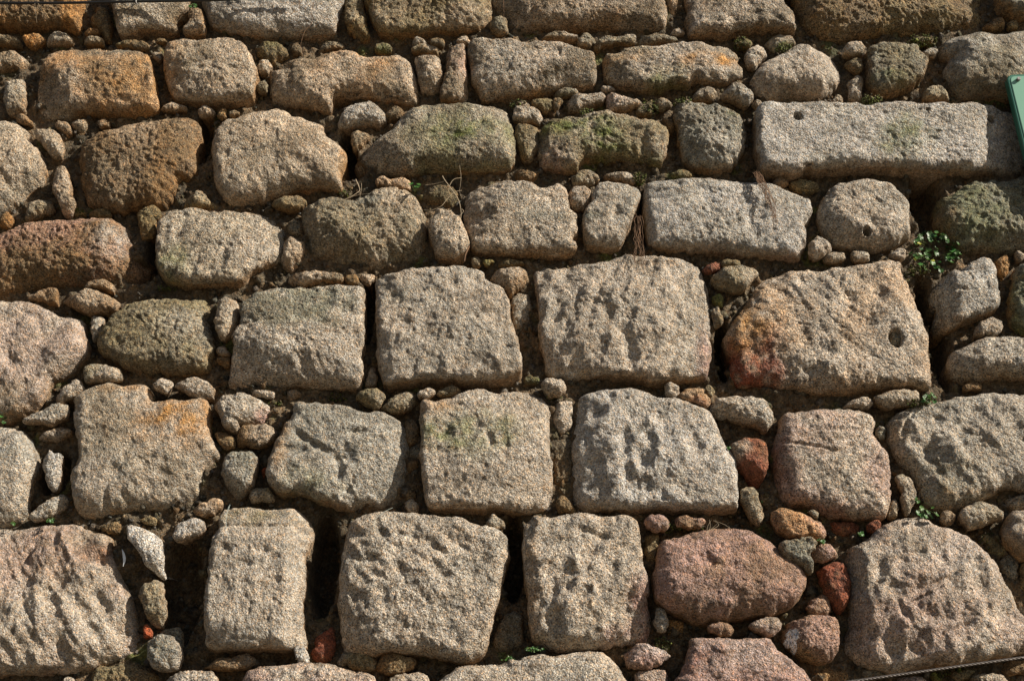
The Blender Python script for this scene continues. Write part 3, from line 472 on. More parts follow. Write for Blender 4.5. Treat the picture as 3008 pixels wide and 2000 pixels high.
# --- sixth course -------------------------------------------------------
F("C1 735,230 790,200 900,205 1020,235 1065,290 1050,335 900,360 770,380 735,375","tan","rectangular tan stone under the left side of the dark olive trapezoid",mix="olive",H=.12)
F("C1 480,510 530,440 650,340 690,350 735,410 620,490 520,535","tan","upper of the leaning slivers left of the notched orange tan block",mix="grey",H=.11)
F("C1 190,680 300,640 420,590 520,550 610,545 600,640 540,690 410,750 350,730 200,715","grey","long grey arrowhead stone, second of the leaning slivers at the left",mix="tan",H=.11)
F("C1 345,850 440,760 530,745 630,780 620,810 550,850 510,895 420,870","brown","brown diamond chip below the grey arrowhead stone",mix="tan",H=.08)
F("C1 365,1070 390,990 430,930 470,970 540,990 545,1060 530,1130 510,1270 470,1310 430,1270 400,1170","lgrey","pale upright kite-shaped stone left of the notched orange tan block",mix="grey",H=.11)
B("C1 -60,760 100,760 220,770 290,820 310,900 350,980 340,1150 290,1300 250,1450 D1 200,120 100,180 -60,200","grey","grey boulder at the left edge half covered by a slanting shadow",mix="tan",r=.05)
F("D1 250,130 300,70 430,-20 550,-90 600,-60 560,20 480,90 380,140 300,165","grey","leaning grey oval stone above the pitted boulder of the lower left",mix="tan",H=.1)
B("C1 640,500 700,440 800,390 950,360 1100,385 1280,395 1310,440 1345,515 1500,520 1700,520 1810,530 1815,700 1860,850 1915,985 1870,1040 1790,1130 1780,1250 1780,1380 1700,1430 1500,1470 1300,1480 950,1525 D1 700,145 640,60 C1 605,1200 650,1040 665,900 650,750 640,620","tan","large notched block with a rusty orange upper right part",mix="olive",mixk=.5,r=.035,stains=[("C1",1550,660,380,230,"rust",.8),("C1",1300,1480,500,60,"rust",.5),("C1",1150,400,250,40,"rust",.5),("C1",1000,1100,150,110,"dgrey",.4)],pits=[("C1",1000,1130,60,50,0,.016),("C1",1400,1110,60,40,0,.014),("C1",900,1360,25,90,0,.016),("C1",1150,900,60,30,30,.012),("C1",1600,850,60,40,40,.012),("C1",1260,1040,80,30,40,.016),("C1",1830,1150,90,100,0,.03)])
F("C1 1320,380 1400,325 1480,350 1485,390 1430,455 1350,430","tan","small cube-like pebble sitting in the notch of the rusty notched block",mix="grey",H=.11)
F("C1 1500,370 1600,350 1700,330 1800,360 1860,430 1850,495 1750,515 1650,480 1590,430","tan","elongated tan stone resting on the notched block, right of the cube-like pebble",mix="brown",H=.12)
F("C1 1840,520 1900,475 2050,460 2180,465 C2 150,520 222,600 190,650 100,700 0,720 C1 2060,740 2040,810 1950,780 1900,700 1870,600","tan","shield-shaped stone with a pink right tip, right of the notched block",mix="grey",H=.12,stains=[("C2",150,600,110,80,"pink",1.)])
F("C1 2070,790 2110,740 2250,730 C2 130,720 200,750 220,800 180,870 60,930 C1 2060,900","brown","dark brown stone directly under the shield-shaped stone",mix="tan",H=.11)
F("C1 1870,800 1950,785 2030,850 2030,930 1960,950 1900,900","brown","small brown stone in the joint right of the notched block",mix="olive",H=.09)
F("C1 1950,1010 2000,960 2100,950 2200,945 2240,1000 2230,1100 2200,1250 2120,1340 2040,1380 1970,1300 1930,1150","dgrey","dark grey tooth-shaped stone right of the notched block",mix="grey",H=.12)
F("C2 10,440 120,430 195,465 170,500 60,485","tan","flat tan chip on the shield-shaped stone",mix="grey",H=.1)
F("C2 310,440 400,445 430,470 320,510","brown","tiny wedge chip over the left corner of the grooved grey block",mix="grey",H=.07)
F("C1 1890,60 1940,50 1990,110 1980,130 1890,130","brown","upper of two tiny chips left of the mossy-topped block's foot",mix="tan",H=.08)
F("C1 1885,150 1990,140 1970,240 1900,200","brown","lower triangular one of two tiny chips left of the mossy-topped block's foot",mix="tan",H=.08)
F("C1 2160,1370 2190,1290 2240,1260 C2 150,1280 190,1350 190,1390 0,1400","olive","rounded mossy stone below the dark tooth-shaped stone",mix="tan",H=.1)
B("C2 390,535 600,540 800,555 1000,595 1150,625 1270,665 1340,760 1355,900 1350,1050 1340,1200 1335,1380 1280,1410 1100,1440 950,1460 800,1470 600,1430 400,1380 220,1360 150,1300 130,1200 160,1080 200,930 260,770 330,680 360,590","grey","grey block with a deep curving groove across its face",mix="dgrey",mixk=.6,r=.035,stains=[("C2",240,850,70,330,"rust",.5),("C2",900,1450,500,40,"brown",.5),("C2",450,1250,200,150,"moss",.3)],pits=[("C2",430,830,90,32,-35,.02),("C2",560,920,90,34,-35,.022),("C2",690,980,70,50,-60,.03),("C2",750,1120,36,100,10,.026),("C2",820,1270,34,90,-25,.022),("C2",860,1370,26,60,0,.016),("C2",910,790,75,32,0,.024),("C2",390,940,110,36,0,.022),("C2",800,1000,70,70,0,.026),("C2",1150,700,40,35,0,.012),("C2",1210,1080,40,60,20,.012)])
F("C2 930,450 1000,415 1100,430 1150,480 1110,560 1070,600 990,560 900,500","olive","left of two olive stones above the grooved grey block",mix="tan",H=.11)
F("C2 1110,600 1190,500 1290,435 1430,440 1445,500 1400,570 1310,630 1200,630","olive","right flatter one of two olive stones above the grooved grey block",mix="tan",H=.1)
F("C2 1445,455 1550,410 1590,440 1520,500 1450,480","tan","tan chip at the upper left corner of the green tinged square block",H=.11)
F("C2 1600,470 1640,430 1740,400 1790,430 1760,455 1660,475","dgrey","grey chip on the top edge of the green tinged square block",mix="olive",H=.1)
B("C2 1460,560 1490,510 1600,520 1750,480 1880,420 2000,405 2080,430 2150,430 2200,405 2300,400 C3 200,400 300,430 370,480 385,700 390,900 410,1200 420,1370 370,1470 200,1500 0,1500 C2 2000,1505 1700,1500 1530,1490 1490,1380 1470,1100 1475,850 1455,700","tan","upright square tan block with greenish chisel pits in its upper half",mix="grey",mixk=.5,r=.025,stains=[("C2",1850,800,330,170,"moss",.7),("C2",1580,560,180,80,"rust",.4),("C3",50,800,150,100,"moss",.3)],pits=[("C2",1900,800,50,110,-25,.018),("C2",2060,860,30,80,20,.016),("C2",2140,540,50,160,0,.014),("C2",2180,880,40,50,0,.014),("C2",1680,830,40,50,0,.01),("C2",2020,1110,30,40,0,.008),("C3",180,520,40,50,0,.01),("C2",1590,960,130,30,0,.008)])
F("C3 430,530 500,510 590,530 600,600 585,770 510,830 430,780 415,640","tan","small upright tan stone in the joint left of the scooped block",mix="grey",H=.085)
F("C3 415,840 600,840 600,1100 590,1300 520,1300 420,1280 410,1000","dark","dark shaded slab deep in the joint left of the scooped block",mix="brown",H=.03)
F("C3 450,1400 510,1340 580,1400 605,1480 480,1480","olive","mossy lump at the foot of the joint left of the scooped block",mix="brown",H=.08)
F("C3 330,360 400,345 510,360 520,440 480,465 380,470","tan","square tan chip under the lower left corner of the biggest square block",mix="olive",H=.11)
F("C3 170,340 220,310 300,335 280,380 200,385","moss","dark mossy chip left of the square tan chip",mix="dark",H=.08)
B("C3 640,500 660,430 750,385 900,380 1050,395 1200,430 1300,480 1450,505 1650,560 1780,620 1830,720 1900,870 1980,1020 2010,1150 2030,1350 2040,1480 2020,1510 1850,1510 1600,1500 1300,1500 1100,1490 800,1480 660,1440 600,1330 605,1000 615,700","lgrey","largest grey block of the sixth course, with deep scoops and a sloping right side",mix="tan",mixk=.6,r=.03,tool=(70,.05,.03,.007),stains=[("C3",800,1450,300,60,"olive",.5),("C3",1500,1480,500,40,"pink",.4)],pits=[("C3",1045,850,50,120,-15,.03),("C3",1225,960,60,140,-10,.034),("C3",825,590,50,70,-15,.022),("C3",930,465,28,40,0,.014),("C3",1640,870,50,170,20,.018),("C3",1085,1190,50,140,5,.028),("C3",1240,1260,50,80,-10,.026),("C3",1160,770,50,50,0,.018),("C3",1690,650,40,50,0,.012),("C3",1560,1250,80,60,0,.012)])
F("C3 1410,390 1440,375 1520,400 1520,460 1470,490 1410,460","tan","small pebble on the slope of the scooped block, left of the reddish wedge",mix="olive",H=.11)
F("C3 1530,460 1590,395 1730,400 1740,450 1795,500 1790,570 1750,580 1620,540 1520,500","tan","reddish tan wedge under the lower right corner of the biggest square block",mix="rust",H=.12,stains=[("C3",1690,510,90,50,"red",.5)])
F("C3 1760,380 1790,370 1820,450 1790,490 1745,430","olive","narrow olive splinter right of the reddish tan wedge",mix="tan",H=.1)
F("C3 1780,590 1840,500 2000,470 2200,480 2290,530 2320,620 C4 195,700 150,790 C3 2200,760 2080,720 1950,670 1850,650","tan","pale potato-shaped stone under the red foot of the huge boulder",mix="grey",H=.13)
F("C3 1960,900 2050,850 2200,850 2270,900 2285,1100 2240,1250 2180,1260 2100,1180 2010,1080","red","red brown heart-shaped stone between the scooped block and the pinkish cracked block",mix="brown",mixk=1.2,H=.11,stains=[("C3",2050,920,70,80,"tan",.7)])
F("C3 2050,1280 2100,1250 2170,1270 2200,1400 2240,1510 D3 2245,170 2210,190 2130,120 2080,0 C3 2060,1380","tan","long upright tan stone right of the lower corner of the scooped block",mix="olive",H=.1)
B("C4 240,650 300,615 450,605 650,590 850,600 1010,610 1060,650 1075,710 1050,800 1110,890 1160,960 1190,1050 1215,1200 1210,1350 1190,1500 D4 1170,130 1100,145 800,145 600,110 500,50 C4 330,1440 260,1380 220,1250 200,1100 175,900 200,770","tan","pinkish cracked block in the sixth course with a waisted right side",mix="pink",mixk=.8,r=.05,stains=[("C4",260,1000,110,250,"red",.45),("C4",330,1350,200,120,"pink",.7),("C4",800,1480,400,100,"red",.35),("C4",650,820,250,60,"dark",.3)],pits=[("C4",450,900,300,14,-12,.014),("C4",760,770,100,20,0,.012),("C4",1110,950,14,110,-30,.014),("C4",800,950,90,30,20,.012),("C4",1080,1060,60,40,0,.012)])
F("C4 790,570 850,525 950,495 1030,505 1055,550 1020,595 850,590","tan","left smaller one of two flat stones above the pinkish cracked block",mix="brown",H=.1)
F("C4 1060,490 1150,460 1280,440 1450,435 1460,500 1330,560 1150,580 1080,540","tan","right longer one of two flat stones above the pinkish cracked block",mix="olive",H=.12)
F("C4 1075,750 1110,735 1160,770 1155,840 1110,855 1080,810","dgrey","small dark pebble in the joint right of the pinkish cracked block's waist",mix="tan",H=.08)
F("C4 1240,1170 1300,1150 1370,1200 1410,1310 1420,1400 1370,1490 1350,1515 1310,1430 1290,1300","olive","tall oval olive stone between the pinkish cracked block and the furrowed boulder",mix="tan",H=.1)
F("C4 1210,1420 1240,1380 1255,1450 1250,1510 D4 1230,120 1180,115 1190,60","olive","thin crumbly splinter at the lower right of the pinkish cracked block",mix="tan",H=.1)
B("C4 1150,680 1300,590 1550,530 1750,470 1950,435 2260,430 2420,440 2420,1350 2250,1320 2100,1370 1850,1440 1750,1490 1600,1470 1480,1420 1420,1330 1400,1200 1330,1100 1230,1000 1180,870 1145,760","grey","broad grey boulder at the right edge with slanting furrows",mix="tan",mixk=.7,r=.05,tool=(-60,.12,.045,.014),stains=[("C4",1700,1200,300,220,"olive",.5),("C4",1250,750,90,200,"rust",.25),("C4",2100,1310,300,50,"rust",.35)],pits=[("C4",1550,930,50,90,-20,.03),("C4",1340,740,25,150,-20,.018),("C4",1910,1120,50,50,0,.016),("C4",1960,600,80,120,-30,.016)])
F("C4 1830,400 1900,370 1990,380 1980,420 1850,430","brown","brown shaded pebble on top of the broad furrowed boulder",mix="tan",H=.08)
F("C2 1340,710 1420,705 1430,850 1360,910","dgrey","grey splinter in the joint between grooved and green tinged blocks",mix="brown",H=.06)
F("C2 1370,920 1450,900 1480,970 1440,1030 1370,1020","dgrey","small round grey green disc in the joint right of the grooved block",mix="olive",H=.06)
F("C2 1355,1060 1440,1040 1420,1130 1360,1150","brown","brown chip below the small round disc",mix="dark",H=.05)
F("C2 1370,1280 1410,1280 1415,1370 1350,1370","olive","small olive chip low in the joint right of the grooved block",mix="brown",H=.07)
F("C2 1335,1410 1390,1380 1440,1430 1430,1480 1350,1480","tan","round tan pebble at the foot of the joint right of the grooved block",mix="olive",H=.1)
F("C2 1000,260 1050,190 1080,300 1070,390 990,400","grey","thin grey wedge in the black joint left of the large stepped-shoulder block",mix="brown",H=.07)
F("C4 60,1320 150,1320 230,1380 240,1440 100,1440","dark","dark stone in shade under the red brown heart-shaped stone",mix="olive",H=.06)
F("C1 2270,1120 2310,1110 2320,1140 2280,1170","brick","tiny bright red brick chip right of the dark tooth-shaped stone",H=.06)
# --- seventh course and foot --------------------------------------------
B("D1 -60,205 100,200 200,200 300,170 450,155 600,150 700,160 770,210 900,260 960,290 975,380 1020,520 1080,650 1130,750 1180,930 1215,1080 1225,1200 1190,1310 1000,1370 800,1430 500,1480 200,1500 0,1500 -60,1490","tan","big pitted boulder in the lower left corner, full of slanting hollows",mix="pink",mixk=.7,r=.045,tool=(-55,.09,.038,.022),stains=[("D1",850,400,200,120,"red",.35),("D1",600,350,500,300,"brown",.3)],pits=[("D1",250,420,36,100,-20,.02),("D1",560,470,50,110,-45,.02),("D1",520,680,40,100,-40,.025),("D1",230,680,60,60,0,.02),("D1",800,470,90,50,0,.02),("D1",540,1130,40,90,0,.02),("D1",480,250,30,70,0,.018)])
F("D1 1095,180 1120,170 1300,230 1400,290 1420,350 1420,480 1410,620 1390,620 1260,540 1240,480 1180,370 1110,290","white","sharp whitish shard, the palest stone, in the lower left",H=.14,r=.015,rough=.5)
F("D1 1500,290 1520,200 1600,130 1680,105 1770,120 1780,200 1730,260 1620,300 1540,330 1500,320","lgrey","pale oval stone jutting out left of the top of the two-faced upright block",mix="tan",H=.14)
F("C1 1670,1470 1740,1420 1860,1375 1925,1400 1890,1460 D1 1850,90 1760,100 1680,90","tan","tan knuckle-shaped stone above the pale oval stone",mix="rust",H=.12)
F("D1 1200,720 1230,660 1330,640 1400,670 1420,750 1440,870 1440,970 1400,1070 1340,1070 1280,1000 1230,880 1190,800","tan","oblong tan olive stone below the whitish shard",mix="olive",H=.13)
F("D1 1235,1060 1270,1040 1315,1090 1300,1130 1250,1150","brick","bright orange red brick fragment right of the pitted boulder",H=.1,r=.01)
F("D1 1250,1220 1300,1160 1400,1110 1500,1130 1570,1200 1585,1300 1540,1410 1450,1450 1350,1430 1280,1350","dgrey","round grey green cobble at the lower right of the pitted boulder",mix="lgrey",H=.13)
F("D1 1390,1110 1480,1070 1570,1060 1600,1150 1600,1230 1570,1290 1480,1200","dgrey","blue grey stone behind the round cobble",mix="dark",H=.08)
F("D1 860,190 950,150 1050,180 1020,240 930,250","olive","left brown clod under the rusty notched block",mix="brown",H=.08)
F("D1 1200,130 1300,105 1360,140 1330,190 1250,180","olive","right brown clod under the rusty notched block",mix="brown",H=.08)
B("D1 1880,150 1920,20 2000,-10 2150,0 D2 300,0 420,0 490,50 520,130 525,230 490,330 470,450 460,600 445,800 440,1000 460,1150 460,1250 350,1275 0,1280 D1 2000,1280 1800,1265 1760,1200 1755,900 1790,650 1820,400","tan","tall narrow upright block with a sunlit right flank, between two black gaps",mix="grey",mixk=.5,r=.02,H=.15,facet=[(1.0,0,.085)],stains=[("D1",2150,60,350,90,"olive",.6),("D2",50,1290,500,50,"brown",.5)],pits=[("D1",2120,520,50,25,0,.014),("D1",1930,380,60,30,-20,.01),("D1",2280,400,60,30,-10,.01),("D2",100,560,50,40,0,.014),("D2",190,480,40,60,-30,.014),("D2",60,170,420,14,0,.014),("D2",200,640,40,60,0,.01)])
F("D2 370,1240 460,1250 490,1330 480,1370 400,1380 380,1320","lgrey","pale lump under the sunlit right flank of the tall narrow upright block",H=.13)
F("D1 1755,1435 1830,1370 1920,1330 2050,1330 2140,1290 2200,1320 2210,1360 2150,1410 1980,1440 1850,1440","brown","flat brown spearhead stone under the tall upright block",mix="tan",H=.11)
B("D2 800,280 860,160 960,100 1100,70 1250,65 1430,80 1600,110 1780,130 1900,190 2050,205 2150,240 2210,300 2215,420 2180,600 2120,850 2070,1100 2040,1240 1980,1340 1900,1385 1750,1370 1500,1310 1200,1290 900,1290 790,1280 760,1150 750,900 760,650 780,450","tan","large pocked block narrowing to its foot, lower centre, right of the black gap",mix="grey",mixk=.6,r=.035,H=.15,tool=(-45,.05,.028,.007),stains=[("D2",850,260,90,120,"rust",.3),("D2",1300,1300,500,30,"brown",.4)],pits=[("D2",1140,260,44,34,0,.018),("D2",1270,270,40,34,0,.018),("D2",1020,480,60,40,0,.016),("D2",1100,620,50,36,-30,.014),("D2",1280,590,50,50,-40,.014),("D2",1540,350,150,34,-30,.016),("D2",1780,360,110,40,-35,.02),("D2",1640,590,110,50,-35,.018),("D2",1900,600,50,40,0,.014),("D2",870,790,20,70,20,.014)])
F("D2 560,1130 650,1080 700,1060 720,1180 680,1330 620,1370 520,1340","red","dark red brick piece at the bottom of the black gap",mix="dark",mixk=.9,H=.04)
F("D2 750,1380 800,1300 980,1290 1080,1330 1080,1440 980,1460 850,1410","olive","crumbling grey brown lump under the left foot of the large pocked block",mix="grey",H=.09)
F("D2 1080,1390 1150,1290 1220,1300 1300,1330 1400,1350 1400,1420 1330,1470 1200,1480 1090,1440","brown","rough brown lump under the middle of the large pocked block",mix="olive",H=.1)
F("D2 2095,1230 2110,1130 2180,980 2270,920 D3 100,920 150,980 160,1100 140,1250 60,1310 D2 2130,1330 2090,1290","dgrey","dark hairy-looking stone leaning between the two lower centre blocks",mix="dark",H=.08)
F("D2 2040,160 2090,95 2150,140 2180,190 2100,205","grey","small grey cone-shaped pebble above the right shoulder of the large pocked block",mix="olive",H=.1)
B("D3 170,260 190,180 260,90 340,100 420,110 600,75 760,75 880,95 1030,80 1120,110 1160,170 1175,300 1200,450 1230,620 1260,750 1260,880 1300,970 1290,1100 1260,1200 1150,1200 1000,1220 850,1245 700,1250 500,1275 380,1250 260,1180 220,1050 210,900 190,700 165,500","tan","upright chiselled tan block with a pink lower right corner",mix="grey",mixk=.5,r=.035,H=.15,tool=(72,.055,.035,.013),stains=[("D3",1200,900,120,330,"pink",.8),("D3",1100,1130,200,90,"pink",.7),("D3",240,700,80,500,"rust",.25)],pits=[("D3",710,230,100,26,-15,.02),("D3",870,300,50,34,-15,.014),("D3",690,400,45,110,-10,.016),("D3",560,600,50,120,0,.018),("D3",700,760,50,50,0,.024),("D3",440,740,35,90,-20,.016),("D3",960,790,70,40,30,.016),("D3",410,1010,60,90,0,.014),("D3",780,970,60,60,0,.014)])
F("D3 1220,120 1270,85 1370,100 1420,160 1410,220 1330,240 1240,200","pink","pinkish pebble under the lower middle of the scooped block",mix="tan",H=.12)
F("D3 1500,130 1570,105 1700,110 1740,140 1700,200 1600,220 1510,200","pink","flat pinkish brown pebble above the pink round boulder",mix="brown",H=.11)
F("D3 1215,270 1290,240 1335,270 1340,380 1300,520 1250,540 1220,420","olive","narrow olive stone in the joint left of the pink round boulder",mix="brown",H=.08)
B("D3 1360,330 1420,290 1600,240 1780,220 1950,205 2150,215 2250,270 D4 210,350 400,480 480,620 470,740 420,850 320,930 210,970 0,965 D3 1950,1020 1800,1040 1650,1030 1500,960 1400,900 1330,830 1310,700 1320,500","pink","large round pinkish brown boulder left of the small bright red stone",mix="brown",mixk=.9,r=.08,H=.15,tool=(-40,.06,.04,.007),stains=[("D3",2000,850,400,150,"dark",.3)])
F("D4 240,330 400,310 430,290 500,285 560,330 550,390 500,430 530,500 530,600 430,530 300,470 260,400","dgrey","flat grey wedge overlapping the upper right of the pink round boulder",mix="olive",H=.16,r=.012)
F("D3 1330,900 1360,880 1400,920 1420,1050 1400,1110 1340,1100 1310,1050","grey","pointed grey green stone right of the chiselled block's pink corner",mix="olive",H=.1)
F("D3 1430,1010 1500,1010 1590,1060 1560,1120 1440,1160 1400,1120","rust","orange brown stone under the pink round boulder's left side",mix="brown",H=.08)
F("D3 1310,1180 1380,1150 1430,1200 1440,1290 1350,1260 1300,1210","olive","mossy yellow olive lump above the pink pointed stone",mix="moss",H=.07)
F("D3 1040,1280 1150,1215 1250,1220 1380,1260 1455,1310 1350,1380 1270,1430 1080,1420 1060,1340","pink","pink tan stone with a sharp right point near the bottom edge",mix="lgrey",H=.12)
F("D3 1130,1470 1200,1440 1350,1430 1400,1450 1430,1560 1140,1560","red","orange red stone at the bottom edge under the pointed pink stone",mix="tan",H=.1)
F("D3 1770,1060 1830,1020 1950,1015 2005,1070 1960,1140 1850,1140 1780,1110","pink","left of two pink pebbles lying on the deep pink bottom boulder",mix="brown",H=.12)
F("D3 2130,1050 2200,1000 2280,980 2359,980 D4 240,1000 260,1040 180,1130 130,1150 D3 2200,1110","pink","right of two pink pebbles lying on the deep pink bottom boulder",mix="tan",H=.12)
B("D3 1600,1190 1620,1155 1850,1165 2200,1160 2310,1155 D4 180,1180 280,1290 400,1400 480,1490 520,1580 D3 1490,1580 1530,1450 1580,1300","pink","deep pink boulder cut by the bottom edge",mix="lgrey",mixk=.5,r=.03,H=.15,stains=[("D3",1700,1350,250,250,"red",.35)],tool=(80,.05,.04,.006))
F("D4 160,60 220,30 300,35 430,60 520,110 600,140 650,200 650,270 610,300 500,290 400,310 300,290 210,200","pink","orange pink elongated stone under the pinkish cracked block",mix="rust",H=.13)
F("D4 480,55 530,40 585,80 580,120 540,110","dgrey","small dark grey chip between the cracked block and the orange pink stone",H=.12)
F("D4 660,150 800,170 930,190 960,230 900,280 750,280 670,230","red","dark red brick-like piece in shade beside a green sprig",mix="brown",H=.07)
F("D4 1000,190 1080,145 1110,170 1105,220 1030,240","red","small dark red chip at the upper left of the big lower right boulder",mix="brown",H=.1)
F("D4 510,430 600,350 680,350 750,420 730,460 620,500 530,490","pink","small pink tan stone sitting on the bright red stone",mix="tan",H=.12)
F("D4 560,560 620,520 720,480 780,490 830,560 840,700 840,820 800,900 760,940 700,850 640,780 600,680","red","bright red upright stone left of the big lower right boulder",mix="brick",mixk=.6,H=.12,facet=[(.6,.3,.05)])
F("D4 470,900 520,830 620,770 670,830 680,900 640,960 540,960","brown","brown pebble at the lower left of the bright red stone",mix="pink",H=.1)
F("D4 260,1150 300,1020 400,980 600,970 720,980 750,1060 760,1200 720,1350 640,1385 500,1370 400,1310 300,1240","brown","brown squarish stone with a white splash on its upper left",mix="pink",H=.14,r=.05,stains=[("D4",372,1110,34,44,"paint",3.),("D4",350,1165,30,34,"paint",3.),("D4",385,1230,14,70,"paint",1.6)])
B("D4 830,330 950,300 1050,230 1150,150 1350,100 1500,110 1600,170 1750,200 1850,250 2000,380 2120,500 2160,620 2250,730 2320,850 2359,950 2400,1100 2390,1250 2250,1310 2000,1360 1800,1390 1500,1430 1250,1470 1150,1440 950,1390 800,1300 830,1150 860,900 850,700 830,550 820,420","tan","giant pitted boulder in the lower right corner, just above the wire rope",mix="pink",mixk=.45,r=.04,H=.16,tool=(65,.055,.035,.013),facet=[(-1.0,0,.175)],stains=[("D4",1400,1000,500,300,"pink",.3),("D4",1900,400,300,250,"lgrey",.3)],pits=[("D4",2010,720,60,80,0,.022),("D4",1620,680,180,24,22,.02),("D4",1500,800,150,14,25,.014),("D4",1320,930,30,120,25,.018),("D4",1240,1190,60,120,-10,.022),("D4",1780,1080,110,24,25,.014),("D4",2220,980,50,80,-20,.018),("D4",2060,910,50,80,20,.014),("D4",1970,480,40,70,-20,.014)])
F("D4 1640,90 1700,65 1750,100 1740,160 1680,180 1640,140","brown","round brown pebble on the top of the giant lower right boulder",mix="tan",H=.11)
B("D4 1770,110 1850,20 2000,-30 2140,-30 2190,50 2170,120 2000,190 1880,235 1820,180","tan","lumpy tan stone resting on the shoulder of the giant lower right boulder",mix="olive",H=.13,r=.04)
F("D4 2190,-60 2300,-70 2420,-70 2420,60 2300,70 2200,20","tan","crumbled tan rubble at the right edge under the broad furrowed boulder",mix="olive",H=.1)
B("D4 2160,180 2210,90 2300,70 2420,70 2420,520 2320,480 2230,390 2170,280","tan","tan boulder at the right edge above the giant lower right one",mix="brown",H=.13,r=.05)
F("D4 2120,500 2200,450 2290,460 2300,600 2270,690 2200,640 2150,570","dgrey","flat grey stone sunk in the joint at the right of the giant boulder",H=.06)
F("D4 2310,520 2420,500 2420,850 2359,830 2310,740","brown","brown stone at the right edge beside the giant boulder's slope",mix="olive",H=.08)
F("D4 1960,270 2060,260 2200,400 2220,450 2120,480 2030,400","olive","mossy rubble in the joint above the sunk flat grey stone",mix="moss",H=.05)
F("D1 530,1580 540,1500 640,1495 670,1580","tan","small tan stone at the bottom edge under the pitted boulder",H=.08)
B("D1 800,1440 1000,1370 1180,1370 1280,1420 1340,1450 1400,1500 1200,1560 820,1560","olive","rough dark olive stone at the bottom edge left of the round cobble",mix="brown",H=.09)
B("D1 1450,1470 1550,1450 1870,1450 1890,1560 1430,1570 1400,1520","tan","flat-topped tan block at the bottom edge below the round cobble",mix="grey",H=.13)
B("D1 2110,1450 2200,1410 2359,1395 D2 300,1370 500,1370 700,1400 870,1440 1060,1480 1080,1580 -80,1580","tan","wide pinkish tan block at the bottom edge below the tall upright block",mix="pink",H=.15,tool=(70,.05,.04,.008))
F("D2 1190,1500 1300,1470 1450,1460 1540,1490 1530,1580 1180,1580","tan","small tan stone at the bottom edge below the rough brown lump",mix="olive",H=.11)
B("D2 1640,1540 1740,1440 1800,1410 2000,1400 2200,1370 D3 60,1350 300,1310 500,1300 700,1275 830,1265 900,1300 980,1380 1050,1480 1090,1580 D2 1600,1580","tan","wide arched tan block at the bottom edge under the chiselled block",mix="grey",H=.15,r=.04,tool=(60,.06,.05,.008))
F("D4 580,1420 700,1400 800,1430 900,1500 850,1580 500,1580 520,1480","brown","dark orange brown stone at the bottom edge under the white-splashed stone",mix="rust",H=.07)
F("D4 1280,1500 1500,1500 1600,1560 1580,1600 1250,1600","pink","pinkish grey stone at the bottom edge below the wire rope",mix="grey",H=.1)
F("D4 1870,1580 1900,1480 2050,1470 2200,1500 2260,1580","tan","domed tan stone at the bottom edge near the right corner",mix="olive",H=.1)
F("D4 1720,1480 1850,1420 1940,1440 1900,1500 1800,1540","olive","mossy lump just under the wire rope",mix="moss",H=.08)
F("D4 2050,1440 2200,1380 2420,1360 2420,1470 2200,1480","brown","dark brown stone in the bottom right corner under the wire rope",mix="dark",H=.07)
F("D4 950,1400 1200,1430 1240,1480 1100,1510 950,1500","dgrey","flat dark slab tucked under the giant lower right boulder",mix="dark",H=.06)
F("D4 1560,1470 1620,1460 1650,1510 1580,1530","moss","tiny dark green chip under the middle of the wire rope",H=.07)
# ------------------------------------------------------------ mortar core of the wall
MG_ = {}
def mortar_y(x, z):
    x0, z0, sx, sz = MG_['g']; i = int(round((z-z0)/sz)); j = int(round((x-x0)/sx)); Y = MG_['y']
    return Y[min(max(i, 0), Y.shape[0]-1), min(max(j, 0), Y.shape[1]-1)]
def mortar():
    x0, x1, z0, z1, st = -1.95, 1.95, 1.75, 5.35, .0062
    nx, nz = int((x1-x0)/st), int((z1-z0)/st)
    X, Z = np.meshgrid(np.linspace(x0, x1, nx), np.linspace(z0, z1, nz)); q = np.c_[X.ravel(), Z.ravel()]
    p = np.c_[q, np.zeros(len(q))]
    y = .030*noise(p*5)+.020*noise(p*13)+.010*noise(p*34)+.004*noise(p*80)
    d, rv = cells(q/.035+3.3+.4*np.c_[noise(p*20), noise(p*20+9)]); y -= .020*rv*sm(1-d/.55)
    d, rv = cells(q/.018+9.3+.4*np.c_[noise(p*30), noise(p*30+9)]); y -= .008*rv*sm(1-d/.55)
    y -= .050
    for (t, a, b, ra, rb, dep) in DEEP:
        c = at(np.array(tp(t, a, b)), 0.); c1 = at(np.array(tp(t, a+100, b)), 0.); k = abs(c1[0]-c[0])/100
        rho = np.hypot((q[:, 0]-c[0])/(ra*k), (q[:, 1]-c[1])/(rb*k)); y += (dep+.04)*sm((1.3-rho)/.5)
    MG_['y'] = y.reshape(nz, nx); MG_['g'] = (x0, z0, (x1-x0)/(nx-1), (z1-z0)/(nz-1))
    V = np.c_[q[:, 0], y, q[:, 1]]
    g = fbm(p*7, 4); k = sm(.5+g)[:, None]; cols = np.array([.17, .125, .075])*(1-k)+np.array([.075, .062, .04])*k
    m = sm((fbm(p*9+33, 3)-.25)/.3)[:, None]*.7; cols = cols*(1-m)+PAL['moss']*m
    cols *= (1+.6*rv*sm(1-d/.5))[:, None]
    i = (np.arange(nz-1)[:, None]*nx+np.arange(nx-1)[None]).ravel()
    F4 = np.c_[i, i+1, i+nx+1, i+nx]
    o = mesh_obj("wall_mortar", V, F4, MMORT, cols)
    tag(o, "dark crumbly earth and rubble core seen in the joints between the stones", "mortar", kind="stuff")
